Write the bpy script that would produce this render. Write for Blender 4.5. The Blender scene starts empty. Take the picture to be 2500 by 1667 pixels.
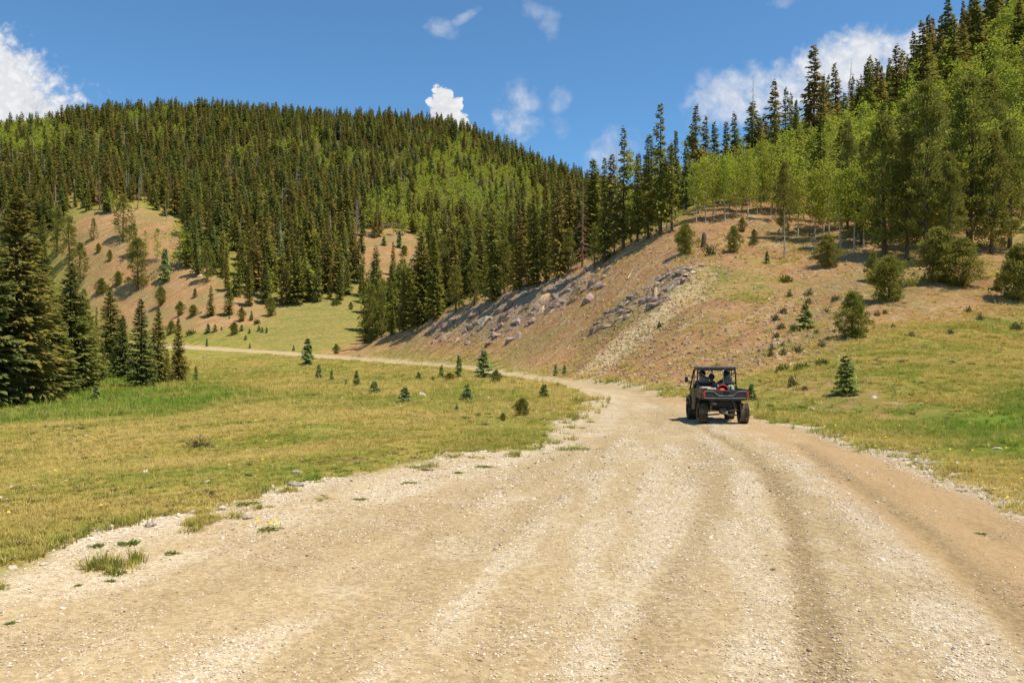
import bpy, bmesh, math, random
import numpy as np
from mathutils import Vector, Matrix

S = bpy.context.scene
COL = S.collection
R = math.radians
rng = np.random.default_rng(7)
random.seed(7)

# ---------------------------------------------------------------- camera
EYE = 1.95            # height of the lens above the road, metres
FOC = 1944.0          # focal length in pixels of the 2500 px wide photograph (28 mm)
HOR = 886.0           # pixel row of the horizon
cam_d = bpy.data.cameras.new('camera')
cam_d.sensor_width = 36.0
cam_d.lens = 36.0 * FOC / 2500.0
cam_d.shift_y = (HOR - 833.5) / 2500.0
cam_d.clip_start = 0.1
cam_d.clip_end = 6000.0
cam = bpy.data.objects.new('camera', cam_d)
COL.objects.link(cam)
cam.location = (0, 0, EYE)
cam.rotation_euler = (R(90), 0, 0)
S.camera = cam

# ---------------------------------------------------------------- sun, sky, exposure
SUN_EL, SUN_AZ = 65.0, -23.0                   # elevation; azimuth from +X towards +Y
sun_dir = Vector((math.cos(R(SUN_EL)) * math.cos(R(SUN_AZ)), math.cos(R(SUN_EL)) * math.sin(R(SUN_AZ)), math.sin(R(SUN_EL))))
sl = bpy.data.lights.new('sun', 'SUN')
sl.energy = 5.0
sl.angle = R(0.5)
sl.color = (1.0, 0.93, 0.80)
sun = bpy.data.objects.new('sun', sl)
COL.objects.link(sun)
sun.rotation_euler = sun_dir.to_track_quat('Z', 'Y').to_euler()

S.view_settings.view_transform = 'Standard'
S.view_settings.look = 'None'
S.view_settings.gamma = 1.0
S.view_settings.use_curve_mapping = False
S.view_settings.exposure = 0.35

world = bpy.data.worlds.new('World')
S.world = world
world.use_nodes = True


class NT:
    """small helper round a node tree"""
    def __init__(self, tree):
        self.t = tree
        self.n = tree.nodes
        self.l = tree.links

    def node(self, typ, **kw):
        nd = self.n.new(typ)
        for k, v in kw.items():
            setattr(nd, k, v)
        return nd

    def put(self, sock, v):
        if v is None:
            return
        if isinstance(v, bpy.types.NodeSocket):
            self.l.new(v, sock)
        else:
            sock.default_value = v

    def math(self, op, a, b=None, c=None, clamp=False):
        nd = self.node('ShaderNodeMath', operation=op)
        nd.use_clamp = clamp
        for i, v in enumerate((a, b, c)):
            if v is not None:
                self.put(nd.inputs[i], v)
        return nd.outputs[0]

    def mix(self, fac, a, b, mode='MIX'):
        nd = self.node('ShaderNodeMix', data_type='RGBA', blend_type=mode)
        self.put(nd.inputs[0], fac)
        for i, v in ((6, a), (7, b)):
            if not isinstance(v, bpy.types.NodeSocket) and len(v) == 3:
                v = (*v, 1)
            self.put(nd.inputs[i], v)
        return nd.outputs[2]

    def noise(self, vec, scale, detail=4, rough=0.55, out=0):
        nd = self.node('ShaderNodeTexNoise')
        self.put(nd.inputs['Vector'], vec)
        nd.inputs['Scale'].default_value = scale
        nd.inputs['Detail'].default_value = detail
        nd.inputs['Roughness'].default_value = rough
        return nd.outputs[out]

    def step(self, v, lo, hi):
        nd = self.node('ShaderNodeMapRange', interpolation_type='SMOOTHSTEP')
        self.put(nd.inputs[0], v)
        nd.inputs[1].default_value = lo
        nd.inputs[2].default_value = hi
        return nd.outputs[0]

    def attr(self, name, typ='GEOMETRY', out='Fac'):
        nd = self.node('ShaderNodeAttribute', attribute_name=name, attribute_type=typ)
        return nd.outputs[out]


w = NT(world.node_tree)
w.n.clear()
wo = w.node('ShaderNodeOutputWorld')
bg = w.node('ShaderNodeBackground')
sky = w.node('ShaderNodeTexSky', sky_type='NISHITA')
sky.sun_disc = False
sky.sun_elevation = R(SUN_EL)
sky.sun_rotation = R(90 - SUN_AZ)
sky.altitude = 3000
sky.air_density = 1.0
sky.dust_density = 0.25
sky.ozone_density = 2.2
SKY = 0.13
skyc = w.mix(1.0, sky.outputs[0], (SKY * 0.70, SKY * 1.03, SKY * 1.10), 'MULTIPLY')
tc = w.node('ShaderNodeTexCoord')
sep = w.node('ShaderNodeSeparateXYZ')
w.put(sep.inputs[0], tc.outputs['Generated'])
yy = w.math('MAXIMUM', sep.outputs[1], 0.05)
cu = w.math('DIVIDE', sep.outputs[0], yy)
cv = w.math('DIVIDE', sep.outputs[2], yy)
cmb = w.node('ShaderNodeCombineXYZ')
w.put(cmb.inputs[0], cu)
w.put(cmb.inputs[1], cv)
n1 = w.node('ShaderNodeTexNoise')
w.put(n1.inputs['Vector'], cmb.outputs[0])
n1.inputs['Scale'].default_value = 13
n1.inputs['Distortion'].default_value = 0.6
n1.inputs['Detail'].default_value = 8
n1.inputs['Roughness'].default_value = 0.62
n2 = w.node('ShaderNodeTexNoise')
w.put(n2.inputs['Vector'], cmb.outputs[0])
n2.inputs['Scale'].default_value = 60
n2.inputs['Detail'].default_value = 5
n3 = w.node('ShaderNodeTexNoise')
w.put(n3.inputs['Vector'], cmb.outputs[0])
n3.inputs['Scale'].default_value = 44
n3.inputs['Detail'].default_value = 6
n3.inputs['Roughness'].default_value = 0.55
bil = w.math('ABSOLUTE', w.math('SUBTRACT', n3.outputs[0], 0.5))      # billows: rounded lumps with sharp creases
# each cloud: centre, half axes (tangents of the view angle), tilt, softness, density, raggedness
CL = [(-0.70, 0.335, 0.225, 0.112, -24, 0.6, 0.97, 0.6),
      (-0.66, 0.300, 0.150, 0.055, -14, 0.7, 0.80, 0.9),
      (-0.084, 0.310, 0.023, 0.048, 6, 0.25, 1.0, 0.7),
      (-0.070, 0.290, 0.022, 0.036, 25, 0.28, 1.0, 0.8),
      (-0.098, 0.286, 0.02, 0.030, -25, 0.3, 1.0, 0.8),
      (0.010, 0.310, 0.036, 0.042, -10, 1.6, 0.62, 1.7),
      (0.057, 0.326, 0.018, 0.024, -20, 1.6, 0.32, 1.9),
      (0.062, 0.296, 0.024, 0.016, -40, 1.6, 0.20, 1.9),
      (-0.088, 0.420, 0.024, 0.015, -10, 1.6, 0.38, 1.8),
      (-0.060, 0.434, 0.028, 0.009, 32, 1.6, 0.34, 1.8),
      (0.020, 0.442, 0.038, 0.016, -30, 1.7, 0.32, 1.9),
      (0.045, 0.425, 0.018, 0.024, 20, 1.6, 0.22, 1.9),
      (0.242, 0.352, 0.014, 0.018, 0, 1.6, 0.30, 1.8),
      (0.340, 0.455, 0.024, 0.010, 10, 1.6, 0.20, 1.9),
      (0.29, 0.335, 0.11, 0.040, 20, 1.4, 0.70, 1.3),
      (0.40, 0.362, 0.15, 0.050, 20, 1.0, 0.88, 1.0),
      (0.53, 0.392, 0.14, 0.042, 14, 1.0, 0.85, 1.0),
      (0.14, 0.270, 0.05, 0.035, 25, 1.6, 0.45, 1.5)]
dens = None
for (u0, v0, ru, rv, tl, soft, den, rag) in CL:
    ca, sa = math.cos(R(tl)), math.sin(R(tl))
    du = w.math('SUBTRACT', cu, u0)
    dv = w.math('SUBTRACT', cv, v0)
    a = w.math('DIVIDE', w.math('ADD', w.math('MULTIPLY', du, ca), w.math('MULTIPLY', dv, sa)), ru)
    b = w.math('DIVIDE', w.math('SUBTRACT', w.math('MULTIPLY', dv, ca), w.math('MULTIPLY', du, sa)), rv)
    d = w.math('ADD', w.math('MULTIPLY', a, a), w.math('MULTIPLY', b, b))
    nz = w.math('ADD', w.math('MULTIPLY', w.math('SUBTRACT', n1.outputs[0], 0.5), rag * 2.2),
                w.math('MULTIPLY', w.math('SUBTRACT', n2.outputs[0], 0.5), max(0.7, rag * 0.9)))
    k_ = 3.2 if den == 1.0 else (1.3 if u0 < -0.5 else 0.6)        # heaped clouds billow, veils do not
    nz = w.math('ADD', nz, w.math('MULTIPLY', w.math('SUBTRACT', 0.10, bil), -k_))
    f = w.math('ADD', w.math('SUBTRACT', 1.0, d), nz)
    f = w.math('MULTIPLY', w.step(f, 0.0, soft), den)
    dens = f if dens is None else w.math('MAXIMUM', dens, f)
front = w.step(sep.outputs[1], 0.05, 0.2)
dens = w.math('MULTIPLY', dens, front)
# cloud brightness: sunlit white tops, greyer bellies
belly = w.step(w.math('ADD', w.math('MULTIPLY', w.math('SUBTRACT', n1.outputs[0], 0.5), 0.30), cv), 0.20, 0.34)
belly = w.math('SUBTRACT', belly, w.math('MULTIPLY', w.step(bil, 0.16, 0.0), 0.4), clamp=True)
ccol = w.mix(belly, (0.47, 0.48, 0.51), (0.72, 0.72, 0.73))
final = w.mix(dens, skyc, ccol)
w.put(bg.inputs[0], final)
bg.inputs[1].default_value = 1.0
w.l.new(bg.outputs[0], wo.inputs[0])


# ---------------------------------------------------------------- general helpers
def vnoise(x, y, seed=0):
    xi = np.floor(x).astype(np.int64)
    yi = np.floor(y).astype(np.int64)
    fx = x - xi
    fy = y - yi
    fx = fx * fx * (3 - 2 * fx)
    fy = fy * fy * (3 - 2 * fy)

    def h(a, b):
        n = (a * 374761393 + b * 668265263 + seed * 1442695041) & 0x7fffffff
        n = ((n ^ (n >> 13)) * 1274126177) & 0x7fffffff
        return ((n ^ (n >> 16)) & 0xffff) / 65535.0
    return (h(xi, yi) * (1 - fx) + h(xi + 1, yi) * fx) * (1 - fy) + (h(xi, yi + 1) * (1 - fx) + h(xi + 1, yi + 1) * fx) * fy


def fbm(x, y, scale, oct=4, seed=0, gain=0.5):
    s = np.zeros_like(x)
    a, t = 1.0, 0.0
    for i in range(oct):
        s += a * (vnoise(x / scale + 13.7 * i, y / scale - 7.1 * i, seed + i) - 0.5)
        t += a
        a *= gain
        scale *= 0.5
    return s / t * 2


def sstep(v, lo, hi):
    t = np.clip((v - lo) / (hi - lo), 0, 1)
    return t * t * (3 - 2 * t)


def inpoly(px, py, poly):
    inside = np.zeros(px.shape, bool)
    n = len(poly)
    j = n - 1
    for i in range(n):
        xi, yi = poly[i]
        xj, yj = poly[j]
        if yi != yj:
            c = ((yi > py) != (yj > py)) & (px < (xj - xi) * (py - yi) / (yj - yi) + xi)
            inside ^= c
        j = i
    return inside


def polydist(x, y, pts):
    d = np.full(x.shape, 1e9)
    for (ax, ay), (bx, by) in zip(pts[:-1], pts[1:]):
        ex, ey = bx - ax, by - ay
        t = np.clip(((x - ax) * ex + (y - ay) * ey) / max(ex * ex + ey * ey, 1e-9), 0, 1)
        d = np.minimum(d, np.hypot(x - ax - t * ex, y - ay - t * ey))
    return d


def mesh_np(name, verts, faces, mat=None, smooth=False, attrs=None):
    """faces: (n,3) or (n,4) integer array"""
    me = bpy.data.meshes.new(name)
    verts = np.asarray(verts, np.float32)
    faces = np.asarray(faces, np.int32)
    k = faces.shape[1]
    me.vertices.add(len(verts))
    me.vertices.foreach_set('co', verts.ravel())
    me.loops.add(faces.size)
    me.loops.foreach_set('vertex_index', faces.ravel())
    me.polygons.add(len(faces))
    me.polygons.foreach_set('loop_start', np.arange(0, faces.size, k, dtype=np.int32))
    me.polygons.foreach_set('loop_total', np.full(len(faces), k, np.int32))
    if smooth:
        me.polygons.foreach_set('use_smooth', np.ones(len(faces), bool))
    for an, av in (attrs or {}).items():
        at = me.attributes.new(an, 'FLOAT', 'POINT')
        at.data.foreach_set('value', np.asarray(av, np.float32))
    if mat:
        me.materials.append(mat)
    me.update(calc_edges=True)
    return me


def link(name, data, parent=None, loc=None):
    o = bpy.data.objects.new(name, data)
    COL.objects.link(o)
    if parent:
        o.parent = parent
    if loc is not None:
        o.location = loc
    return o


def tag(o, label=None, cat=None, group=None, kind=None):
    if label:
        o['label'] = label
    if cat:
        o['category'] = cat
    if group:
        o['group'] = group
    if kind:
        o['kind'] = kind
    return o


# ---------------------------------------------------------------- the lie of the land
CY = 15.0
CP = []


def C(px, py, Y):
    CP.append(((px - 1250) / FOC * Y, Y, EYE + (HOR - py) / FOC * Y))


def P(x, y, z):
    CP.append((x, y, z))


# road edges: plan points (x, y, z)
def E(px, py, Y):
    return ((px - 1250) / FOC * Y, Y, EYE + (HOR - py) / FOC * Y)


ROAD_L = [(-5.9, -14, 0), (-5.3, 2, 0)] + [E(*t) for t in (
    (0, 1410, 7.23), (300, 1300, 9.16), (700, 1200, 12.07), (1000, 1130, 15.5), (1170, 1100, 17.7), (1285, 1103, 17.5), (1372, 1093, 18.3), (1335, 1062, 21.5), (1345, 1040, 24.6), (1414, 1010, 30.6),
    (1453, 978, 40.8), (1425, 960, 48.6), (1385, 943, 58), (1232, 920, 77), (1160, 905, 92), (1000, 890, 115),
    (800, 875, 148), (640, 862, 180), (464, 852, 215), (250, 844, 250), (0, 838, 290))]
ROAD_R = [(3.2, -14, 0), (4.9, 2, 0)] + [E(*t) for t in (
    (2500, 1262, 10.1), (2200, 1130, 15.5), (1850, 1012, 30), (1740, 985, 38), (1640, 964, 46), (1535, 943, 57),
    (1478, 934, 64), (1335, 918, 80), (1218, 903, 98), (1110, 889, 116), (1000, 881, 132), (840, 868, 157),
    (640, 855, 190), (464, 843, 228), (250, 836, 264), (0, 830, 304))]
for p in ROAD_L[2:]:
    P(*p)
for p in ROAD_R[2:]:
    P(*p)
for RR in (ROAD_L[2:], ROAD_R[2:]):
    for p, q in zip(RR[:-1], RR[1:]):
        if q[1] > 60:
            for t in (.25, .5, .75):
                P(*(p[i] * (1 - t) + q[i] * t for i in range(3)))
for x, y in ((0, 0), (0, 5), (2, 10), (-3, 9), (3, 15), (0, 17), (5, 22), (2, 24), (6, 30), (7, 38), (0, -10), (-4, -8), (3, -8), (4, 4), (-4, 3), (5.5, 12), (5, 27), (8, 26), (-1, 12)):
    P(x, y, 0)
# left meadow
for t in ((0, 1200, 12.7), (0, 1100, 23), (0, 1040, 41), (60, 1000, 62), (200, 962, 75), (350, 947, 80), (300, 1000, 52), (300, 1100, 20.5),
          (600, 1100, 19), (600, 1000, 41.8), (900, 1000, 36.7), (1200, 1000, 33), (700, 940, 77), (1000, 940, 66), (1200, 940, 64),
          (740, 930, 86), (1000, 927, 78), (700, 916, 101), (470, 925, 98), (700, 885, 142), (500, 900, 130), (470, 872, 190), (900, 905, 108), (950, 960, 52), (1100, 1010, 30),
          (430, 935, 88), (100, 920, 100), (-300, 1000, 60), (-300, 1080, 26), (-300, 1250, 11), (-700, 1000, 60), (-700, 1150, 22), (-400, 920, 110), (-400, 870, 200), (0, 900, 130), (200, 880, 170)):
    C(*t)
P(-12, 2, -.1); P(-12, -10, -.1); P(-25, 5, -.4); P(-20, -10, -.3)
# right verge and bench
for t in ((2500, 1130, 15.5), (2500, 1060, 22), (2500, 1000, 29), (2500, 900, 43), (2500, 868, 49), (2500, 850, 58), (2500, 790, 66), (2500, 700, 78), (2500, 620, 90),
          (2500, 450, 118), (2500, 230, 150), (2300, 1080, 21), (2100, 1040, 25.5), (1950, 1010, 31), (2200, 950, 34), (2050, 930, 37), (1900, 950, 37.5), (1860, 900, 47), (1960, 890, 45),
          (2200, 865, 49), (2050, 870, 50), (2080, 822, 57), (2200, 800, 62), (2150, 735, 74), (1965, 805, 63), (2020, 650, 90), (2300, 690, 80), (2300, 600, 94), (2300, 330, 150),
          (2100, 600, 97), (2100, 400, 145), (1900, 580, 105), (1900, 450, 140), (1750, 540, 113), (1750, 480, 132), (1800, 650, 92), (1800, 720, 80), (1830, 820, 62),
          (2900, 1000, 28), (2900, 880, 45), (2900, 820, 60), (2900, 600, 88), (2900, 300, 125), (3300, 1000, 28), (3300, 700, 70), (3300, 200, 120), (2900, 50, 160), (2500, 60, 200), (2300, 200, 200), (2100, 330, 190), (1900, 440, 185), (1750, 500, 175)):
    C(*t)
P(10, 8, .15); P(13, 5, .6); P(20, 0, 2.0); P(25, 10, 3.2); P(10, -8, .3); P(20, -10, 2); P(16, 15, 1.2)
# cut slope and its ridge
for t in ((850, 857, 167), (920, 826, 160), (1000, 801, 152), (1140, 740, 142), (1280, 692, 132), (1420, 647, 124), (1540, 590, 117), (1620, 555, 114),
          (1000, 850, 140), (1160, 830, 124), (1160, 870, 114), (1300, 880, 95), (1300, 780, 114), (1420, 900, 77), (1420, 780, 100), (1540, 900, 66), (1540, 780, 85), (1540, 680, 101), (1680, 900, 57), (1680, 780, 73), (1680, 660, 93), (1620, 930, 54), (1480, 915, 68),
          (900, 845, 163)):
    C(*t)
# behind the ridge: the wooded side valley
for t in ((950, 830, 190), (1080, 790, 190), (1200, 740, 180), (1350, 690, 170), (1500, 640, 165), (1650, 590, 160), (1100, 760, 240), (1300, 720, 230), (1500, 650, 230), (1700, 560, 230)):
    C(*t)
# far hillside
for t in ((470, 800, 245), (300, 800, 278), (470, 760, 262), (300, 700, 300), (200, 560, 345), (400, 540, 350), (450, 650, 302), (650, 740, 265), (650, 800, 232), (800, 800, 220), (800, 720, 272), (880, 640, 322), (900, 600, 350),
          (980, 580, 372), (850, 560, 382), (950, 660, 312), (910, 740, 262), (880, 805, 218), (1050, 640, 335), (0, 800, 322), (0, 640, 360), (200, 690, 310),
          (0, 500, 400), (0, 352, 600), (0, 336, 640), (300, 290, 700), (500, 288, 720), (700, 302, 740), (1000, 312, 760), (1150, 352, 760), (1300, 412, 740), (1450, 470, 700), (1600, 520, 680), (1900, 560, 700), (2300, 560, 700), (2600, 560, 700),
          (300, 450, 480), (600, 450, 500), (900, 450, 520), (1100, 470, 520), (1000, 530, 440), (1300, 530, 490), (1200, 570, 420), (1450, 560, 480), (1700, 580, 450), (150, 380, 530), (600, 370, 600), (900, 380, 620), (1150, 420, 620), (1350, 480, 600),
          (-500, 352, 650), (-500, 500, 400), (-500, 700, 340), (-1000, 500, 400), (-1000, 300, 640), (-900, 800, 300)):
    C(*t)
# the far side of the skyline falls away again
for px in (-800, -200, 300, 700, 1100, 1500, 2000, 2600):
    yr = np.interp(px, [0, 300, 700, 1000, 1300, 1600], [240, 255, 250, 250, 195, 140]) if px < 1600 else 130
    P((px - 1250) / FOC * 1000, 1000, yr * 0.85)
    P((px - 1250) / FOC * 1500, 1500, yr * 0.5)

CP = np.array(CP)
assert len(CP)


def uv(x, y):
    yc = np.maximum(y + CY, 1.0)
    return x / yc, np.log(yc)


def _kern(d2):
    return 0.5 * d2 * np.log(np.maximum(d2, 1e-12))


cu_, cv_ = uv(CP[:, 0], CP[:, 1])
KU = 1.6
_A = np.stack([cu_ * KU, cv_], 1)
_n = len(_A)
_K = _kern(((_A[:, None] - _A[None]) ** 2).sum(-1)) + np.eye(_n) * 3e-6
_Pm = np.concatenate([np.ones((_n, 1)), _A], 1)
_M = np.block([[_K, _Pm], [_Pm.T, np.zeros((3, 3))]])
_wt = CP[:, 2] / (CP[:, 1] + CY)
_sol = np.linalg.solve(_M, np.concatenate([_wt, np.zeros(3)]))

U = np.concatenate([-np.geomspace(2.3, 0.72, 42)[:-1], np.linspace(-0.72, 0.72, 264), np.geomspace(0.72, 2.3, 42)[1:]])
V = np.linspace(math.log(3.0), math.log(CY + 1400), 950)
NU, NV = len(U), len(V)
gu, gv = np.meshgrid(U, V)                       # rows: depth, columns: sideways
_f = np.empty(gu.size)
_q = np.stack([gu.ravel() * KU, gv.ravel()], 1)
for i in range(0, len(_q), 20000):
    qq = _q[i:i + 20000]
    d2 = ((qq[:, None] - _A[None]) ** 2).sum(-1)
    _f[i:i + 20000] = _kern(d2) @ _sol[:_n] + _sol[_n] + qq @ _sol[_n + 1:]
GY = np.exp(gv) - CY
GX = gu * (GY + CY)
GZ = _f.reshape(gu.shape) * (GY + CY)


def topix(x, y, z):
    y = np.maximum(y, 0.5)
    return 1250 + FOC * x / y, HOR - FOC * (z - EYE) / y


GPX, GPY = topix(GX, GY, GZ)
RIDGE = np.array([(820, 170), (850, 167), (920, 160), (1000, 152), (1140, 142), (1280, 132), (1420, 124), (1540, 117), (1620, 114), (1750, 132), (1900, 140), (2100, 145), (2300, 150), (2600, 152)], float)


def ridgeY(px):
    return np.interp(px, RIDGE[:, 0], RIDGE[:, 1])


# --- masks (where each kind of ground lies)
road_poly = [p[:2] for p in ROAD_L] + [p[:2] for p in ROAD_R[::-1]]
wob = fbm(GX, GY, 2.2, 4, 5) * 0.35 * np.clip(GY / 12, .5, 2)
dL = polydist(GX, GY, [p[:2] for p in ROAD_L])
dR = polydist(GX, GY, [p[:2] for p in ROAD_R])
ins = inpoly(GX, GY, road_poly)
sd = np.where(ins, 1, -1) * np.minimum(dL, dR)   # >0 inside the road
M_road = sstep(sd + wob, -0.35, 0.25)
wob2 = fbm(GX, GY, 1.1, 4, 15) * 0.55
M_verge = sstep(sd + wob * 2.2 + wob2, -np.where(dR < dL, 1.4, 0.30), 0.25) * (GY < 70)

EXW = np.where(GY < 100, 1.0, 0.0)
near_side = (GPX < 850) | (GY < ridgeY(GPX) + 4)
far_side = ~near_side | ((GPX < 850) & (GY > np.interp(GPX, [0, 464, 640, 850], [345, 228, 190, 158]) + 4))


def blur(m, r):
    for ax in (0, 1):
        for _ in range(2):
            c = np.cumsum(np.pad(m, [(r + 1, r) if a == ax else (0, 0) for a in (0, 1)], mode='edge'), axis=ax)
            m = (np.take(c, range(2 * r + 1, c.shape[ax]), ax) - np.take(c, range(0, c.shape[ax] - 2 * r - 1), ax)) / (2 * r + 1)
    return m


def soft(poly, px=None, py=None, amp=30.0, scale=9.0, ok=None):
    """region of the ground under a photo outline, with a ragged edge"""
    k = fbm(gu * 60, gv * 60, scale, 4, 91) * amp
    k2 = fbm(gu * 60, gv * 60, scale, 4, 57) * amp * .6
    m = inpoly(GPX + k, GPY + k2, poly).astype(float)
    if ok is not None:
        m = m * ok
    return blur(m, 5)


slope_poly = [(780, 880), (860, 852), (1000, 798), (1140, 735), (1280, 685), (1420, 640), (1620, 545), (1800, 480), (2500, 150), (2500, 790), (2200, 795), (2050, 840), (1900, 900), (1820, 930), (1640, 950), (1480, 920), (1300, 900), (1100, 880), (900, 866)]
M_dirt = soft(slope_poly, amp=42, scale=14.0, ok=(GY < ridgeY(GPX) + 60) & (GY > 40))
brown_far = [(150, 520), (330, 500), (420, 520), (480, 600), (520, 690), (650, 735), (700, 770), (620, 800), (480, 815), (380, 800), (200, 800)]
brown_far2 = [(860, 545), (940, 555), (1060, 590), (1080, 690), (1000, 720), (900, 720), (850, 640)]
M_dirt = np.maximum(M_dirt, soft(brown_far, amp=18, ok=far_side))
M_dirt = np.maximum(M_dirt, soft(brown_far2, amp=14, ok=far_side))
M_floor = (far_side & (GPY < 560) & ~inpoly(GPX, GPY, [(100, 640), (100, 470), (440, 470), (480, 640)])).astype(float)     # needle litter under the far forest
M_dirt = np.maximum(M_dirt, .52 * soft([(1840, 880), (2060, 850), (2220, 920), (2340, 1040), (2150, 1055), (1950, 1005), (1850, 965)], amp=40, ok=GY < 60))
M_scree = soft([(1395, 915), (1440, 880), (1560, 790), (1660, 700), (1740, 640), (1790, 650), (1700, 740), (1600, 820), (1500, 900), (1460, 930)], amp=24, ok=(GY < 110) & (GY > 45))
M_dirt = np.clip(M_dirt - .55 * sstep(fbm(GX, GY, 11.0, 4, 52), .12, .5) * (GY < 95) * (GPX > 1500), 0, 1)
M_rock = np.maximum(soft([(900, 815), (1000, 790), (1140, 742), (1300, 690), (1440, 660), (1480, 680), (1420, 740), (1280, 800), (1200, 850), (1150, 845), (1050, 830)], amp=26, ok=(GY > 80) & (GY < ridgeY(GPX) + 2)),
                    soft([(1500, 740), (1600, 670), (1680, 630), (1720, 640), (1660, 730), (1560, 790), (1470, 800)], amp=30, ok=(GY > 70) & (GY < 112)))
M_lush = soft([(-400, 1050), (0, 1045), (300, 1010), (620, 985), (700, 960), (520, 945), (460, 905), (250, 900), (-300, 900)], amp=26, scale=5, ok=GY < 125)
M_lush = np.maximum(M_lush, 0.45 * soft([(420, 925), (500, 900), (760, 900), (900, 905), (800, 915), (640, 925), (500, 935)], amp=16, scale=5, ok=(GY > 70) & (GY < 160)))
M_lush = np.maximum(M_lush, soft([(2160, 1075), (2350, 1095), (2700, 1140), (2700, 930), (2480, 960), (2330, 1000)], amp=34, ok=GY < 45))
M_lush = np.maximum(M_lush, 0.5 * soft([(1830, 1000), (2160, 1075), (2400, 1060), (2300, 930), (2000, 960), (1860, 960)], amp=40, ok=GY < 45))
M_lush = np.maximum(M_lush, 0.95 * soft([(1170, 1085), (1260, 1060), (1320, 1050), (1375, 1065), (1340, 1092), (1240, 1098)], amp=12, ok=GY < 45))
M_meadow_far = soft([(640, 850), (600, 810), (700, 750), (760, 690), (870, 700), (920, 760), (860, 850)], amp=14, ok=far_side)

# --- relief of the surface itself
hill = np.clip(M_dirt + M_scree, 0, 1) * near_side
gz = fbm(GX, GY, 2.0, 3, 3) * 0.05 * (1 - M_road) * np.clip(GY / 15, .4, 1)
gz += fbm(GX, GY, 9.0, 3, 8) * 0.16 * (1 - M_road) * sstep(-sd, 0.5, 6)
gz += fbm(GX, GY, 3.5, 4, 4) * 0.34 * hill * (1 - M_road)
_al, _ac = GX * .76 + GY * .65, -GX * .65 + GY * .76          # up the bank, along the bank
gz += fbm(_ac * 7, _al, 22.0, 4, 40) * 0.55 * hill * sstep(-sd, 1, 9)  # rills running down the bank
gz += (fbm(GX, GY, 5.0, 5, 6, .6) * 1.2 + (0.5 - np.abs(fbm(GX * .6 + GY * .8, GY * .6 - GX * .8, 3.0, 4, 16, .6))) * 1.1) * M_rock
gz += fbm(GX, GY, 45.0, 4, 9) * 5.0 * sstep(GY, 280, 480)
# ruts and ridges of the gravel road
GZ = GZ + gz - 0.05 * M_road * sstep(sd, 0, 1.2)

# wheel tracks on the road, as plan polylines (x, y)
def G0(px, py):
    Y = EYE * FOC / (py - HOR)
    return ((px - 1250) / FOC * Y, Y)


TRK_DARK = [([G0(1700, 1032), G0(1755, 1060), G0(1830, 1100), G0(1880, 1150), G0(1925, 1230), G0(1958, 1330), G0(1985, 1450), G0(2010, 1560), G0(2020, 1667), (1.6, 3.0)], 0.20),
            ([G0(1950, 1075), G0(2080, 1165), G0(2200, 1240), G0(2330, 1340), G0(2440, 1440), G0(2560, 1560)], 0.22),
            ([G0(1730, 1080), G0(1755, 1150), G0(1740, 1230), G0(1680, 1330), G0(1600, 1480), G0(1560, 1600)], 0.30),
            ([G0(1500, 1060), G0(1400, 1180), G0(1200, 1300), G0(900, 1480), G0(700, 1640)], 0.55),
            ([G0(1440, 1075), G0(1200, 1180), G0(900, 1290), G0(500, 1420), G0(0, 1590)], 0.65),
            ([G0(1560, 960), G0(1640, 1000), G0(1680, 1050)], 0.3)]
TRK_WHITE = [([G0(1820, 1035), G0(1950, 1120), G0(2080, 1220), G0(2200, 1340), G0(2330, 1500), G0(2420, 1640)], 0.55),
             ([G0(1720, 1060), G0(1820, 1160), G0(1870, 1300), G0(1890, 1450), G0(1880, 1640)], 0.35),
             ([G0(1640, 1080), G0(1690, 1160), G0(1640, 1280), G0(1560, 1400), G0(1480, 1540), G0(1440, 1660)], 0.28),
             ([G0(1560, 1020), G0(1480, 1120), G0(1330, 1260), G0(1180, 1420), G0(1060, 1560)], 0.20),
             ([G0(1350, 1085), G0(1150, 1150), G0(900, 1215), G0(600, 1300), G0(300, 1400), G0(0, 1480)], 0.50),
             ([G0(1420, 1020), G0(1300, 1095), G0(1000, 1165), G0(700, 1250)], 0.4),
             ([G0(1480, 960), G0(1500, 1000), G0(1450, 1060)], 0.7)]
nearmask = (GY < 60) & (GY > 1.5)
M_dark = np.zeros_like(GX)
M_white = np.zeros_like(GX)
tw = fbm(GX, GY, 1.4, 4, 21) * 0.16
for k, (line, wd) in enumerate(TRK_DARK):
    d = polydist(GX, GY, line)
    M_dark = np.maximum(M_dark, sstep(wd * 1.0 - d + tw * (.55 if k < 2 else 1), 0.0, wd * (.55 if k < 2 else 1)) * (1.0, .85, .5, .4, .4, .5)[k])
for line, wd in TRK_WHITE:
    d = polydist(GX, GY, line)
    M_white = np.maximum(M_white, sstep(wd * 1.0 - d + tw * 1.3, 0.0, wd * .8))
M_dark *= nearmask * M_road
# many faint tyre lines running along with the right edge
lanes = fbm(dR * 9 + tw * 4, GY, 4.6, 3, 81, .6)
M_dark = np.maximum(M_dark, .42 * sstep(-lanes, .10, .45) * M_road * nearmask)
fine = .50 * sstep(lanes, .10, .45) * M_road
M_white = sstep(M_white * (0.75 + 0.9 * fbm(GX, GY, 0.9, 4, 33)), 0.15, 0.95) * nearmask * 0.6
M_white = np.maximum(M_white, fine * nearmask * (1 - M_dark))
M_white = np.maximum(M_white, M_verge * (1 - sstep(sd, .2, .9)) * (dL < dR) * (GY < 60) * .65)
M_brown = sstep(1.25 + tw * 2 - np.abs(dR - 1.0), 0, .7) * ins * (GY < 45) * (1 - M_white * .8)   # bare earth strip along the right edge
GZ -= 0.035 * M_dark * M_road


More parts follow.
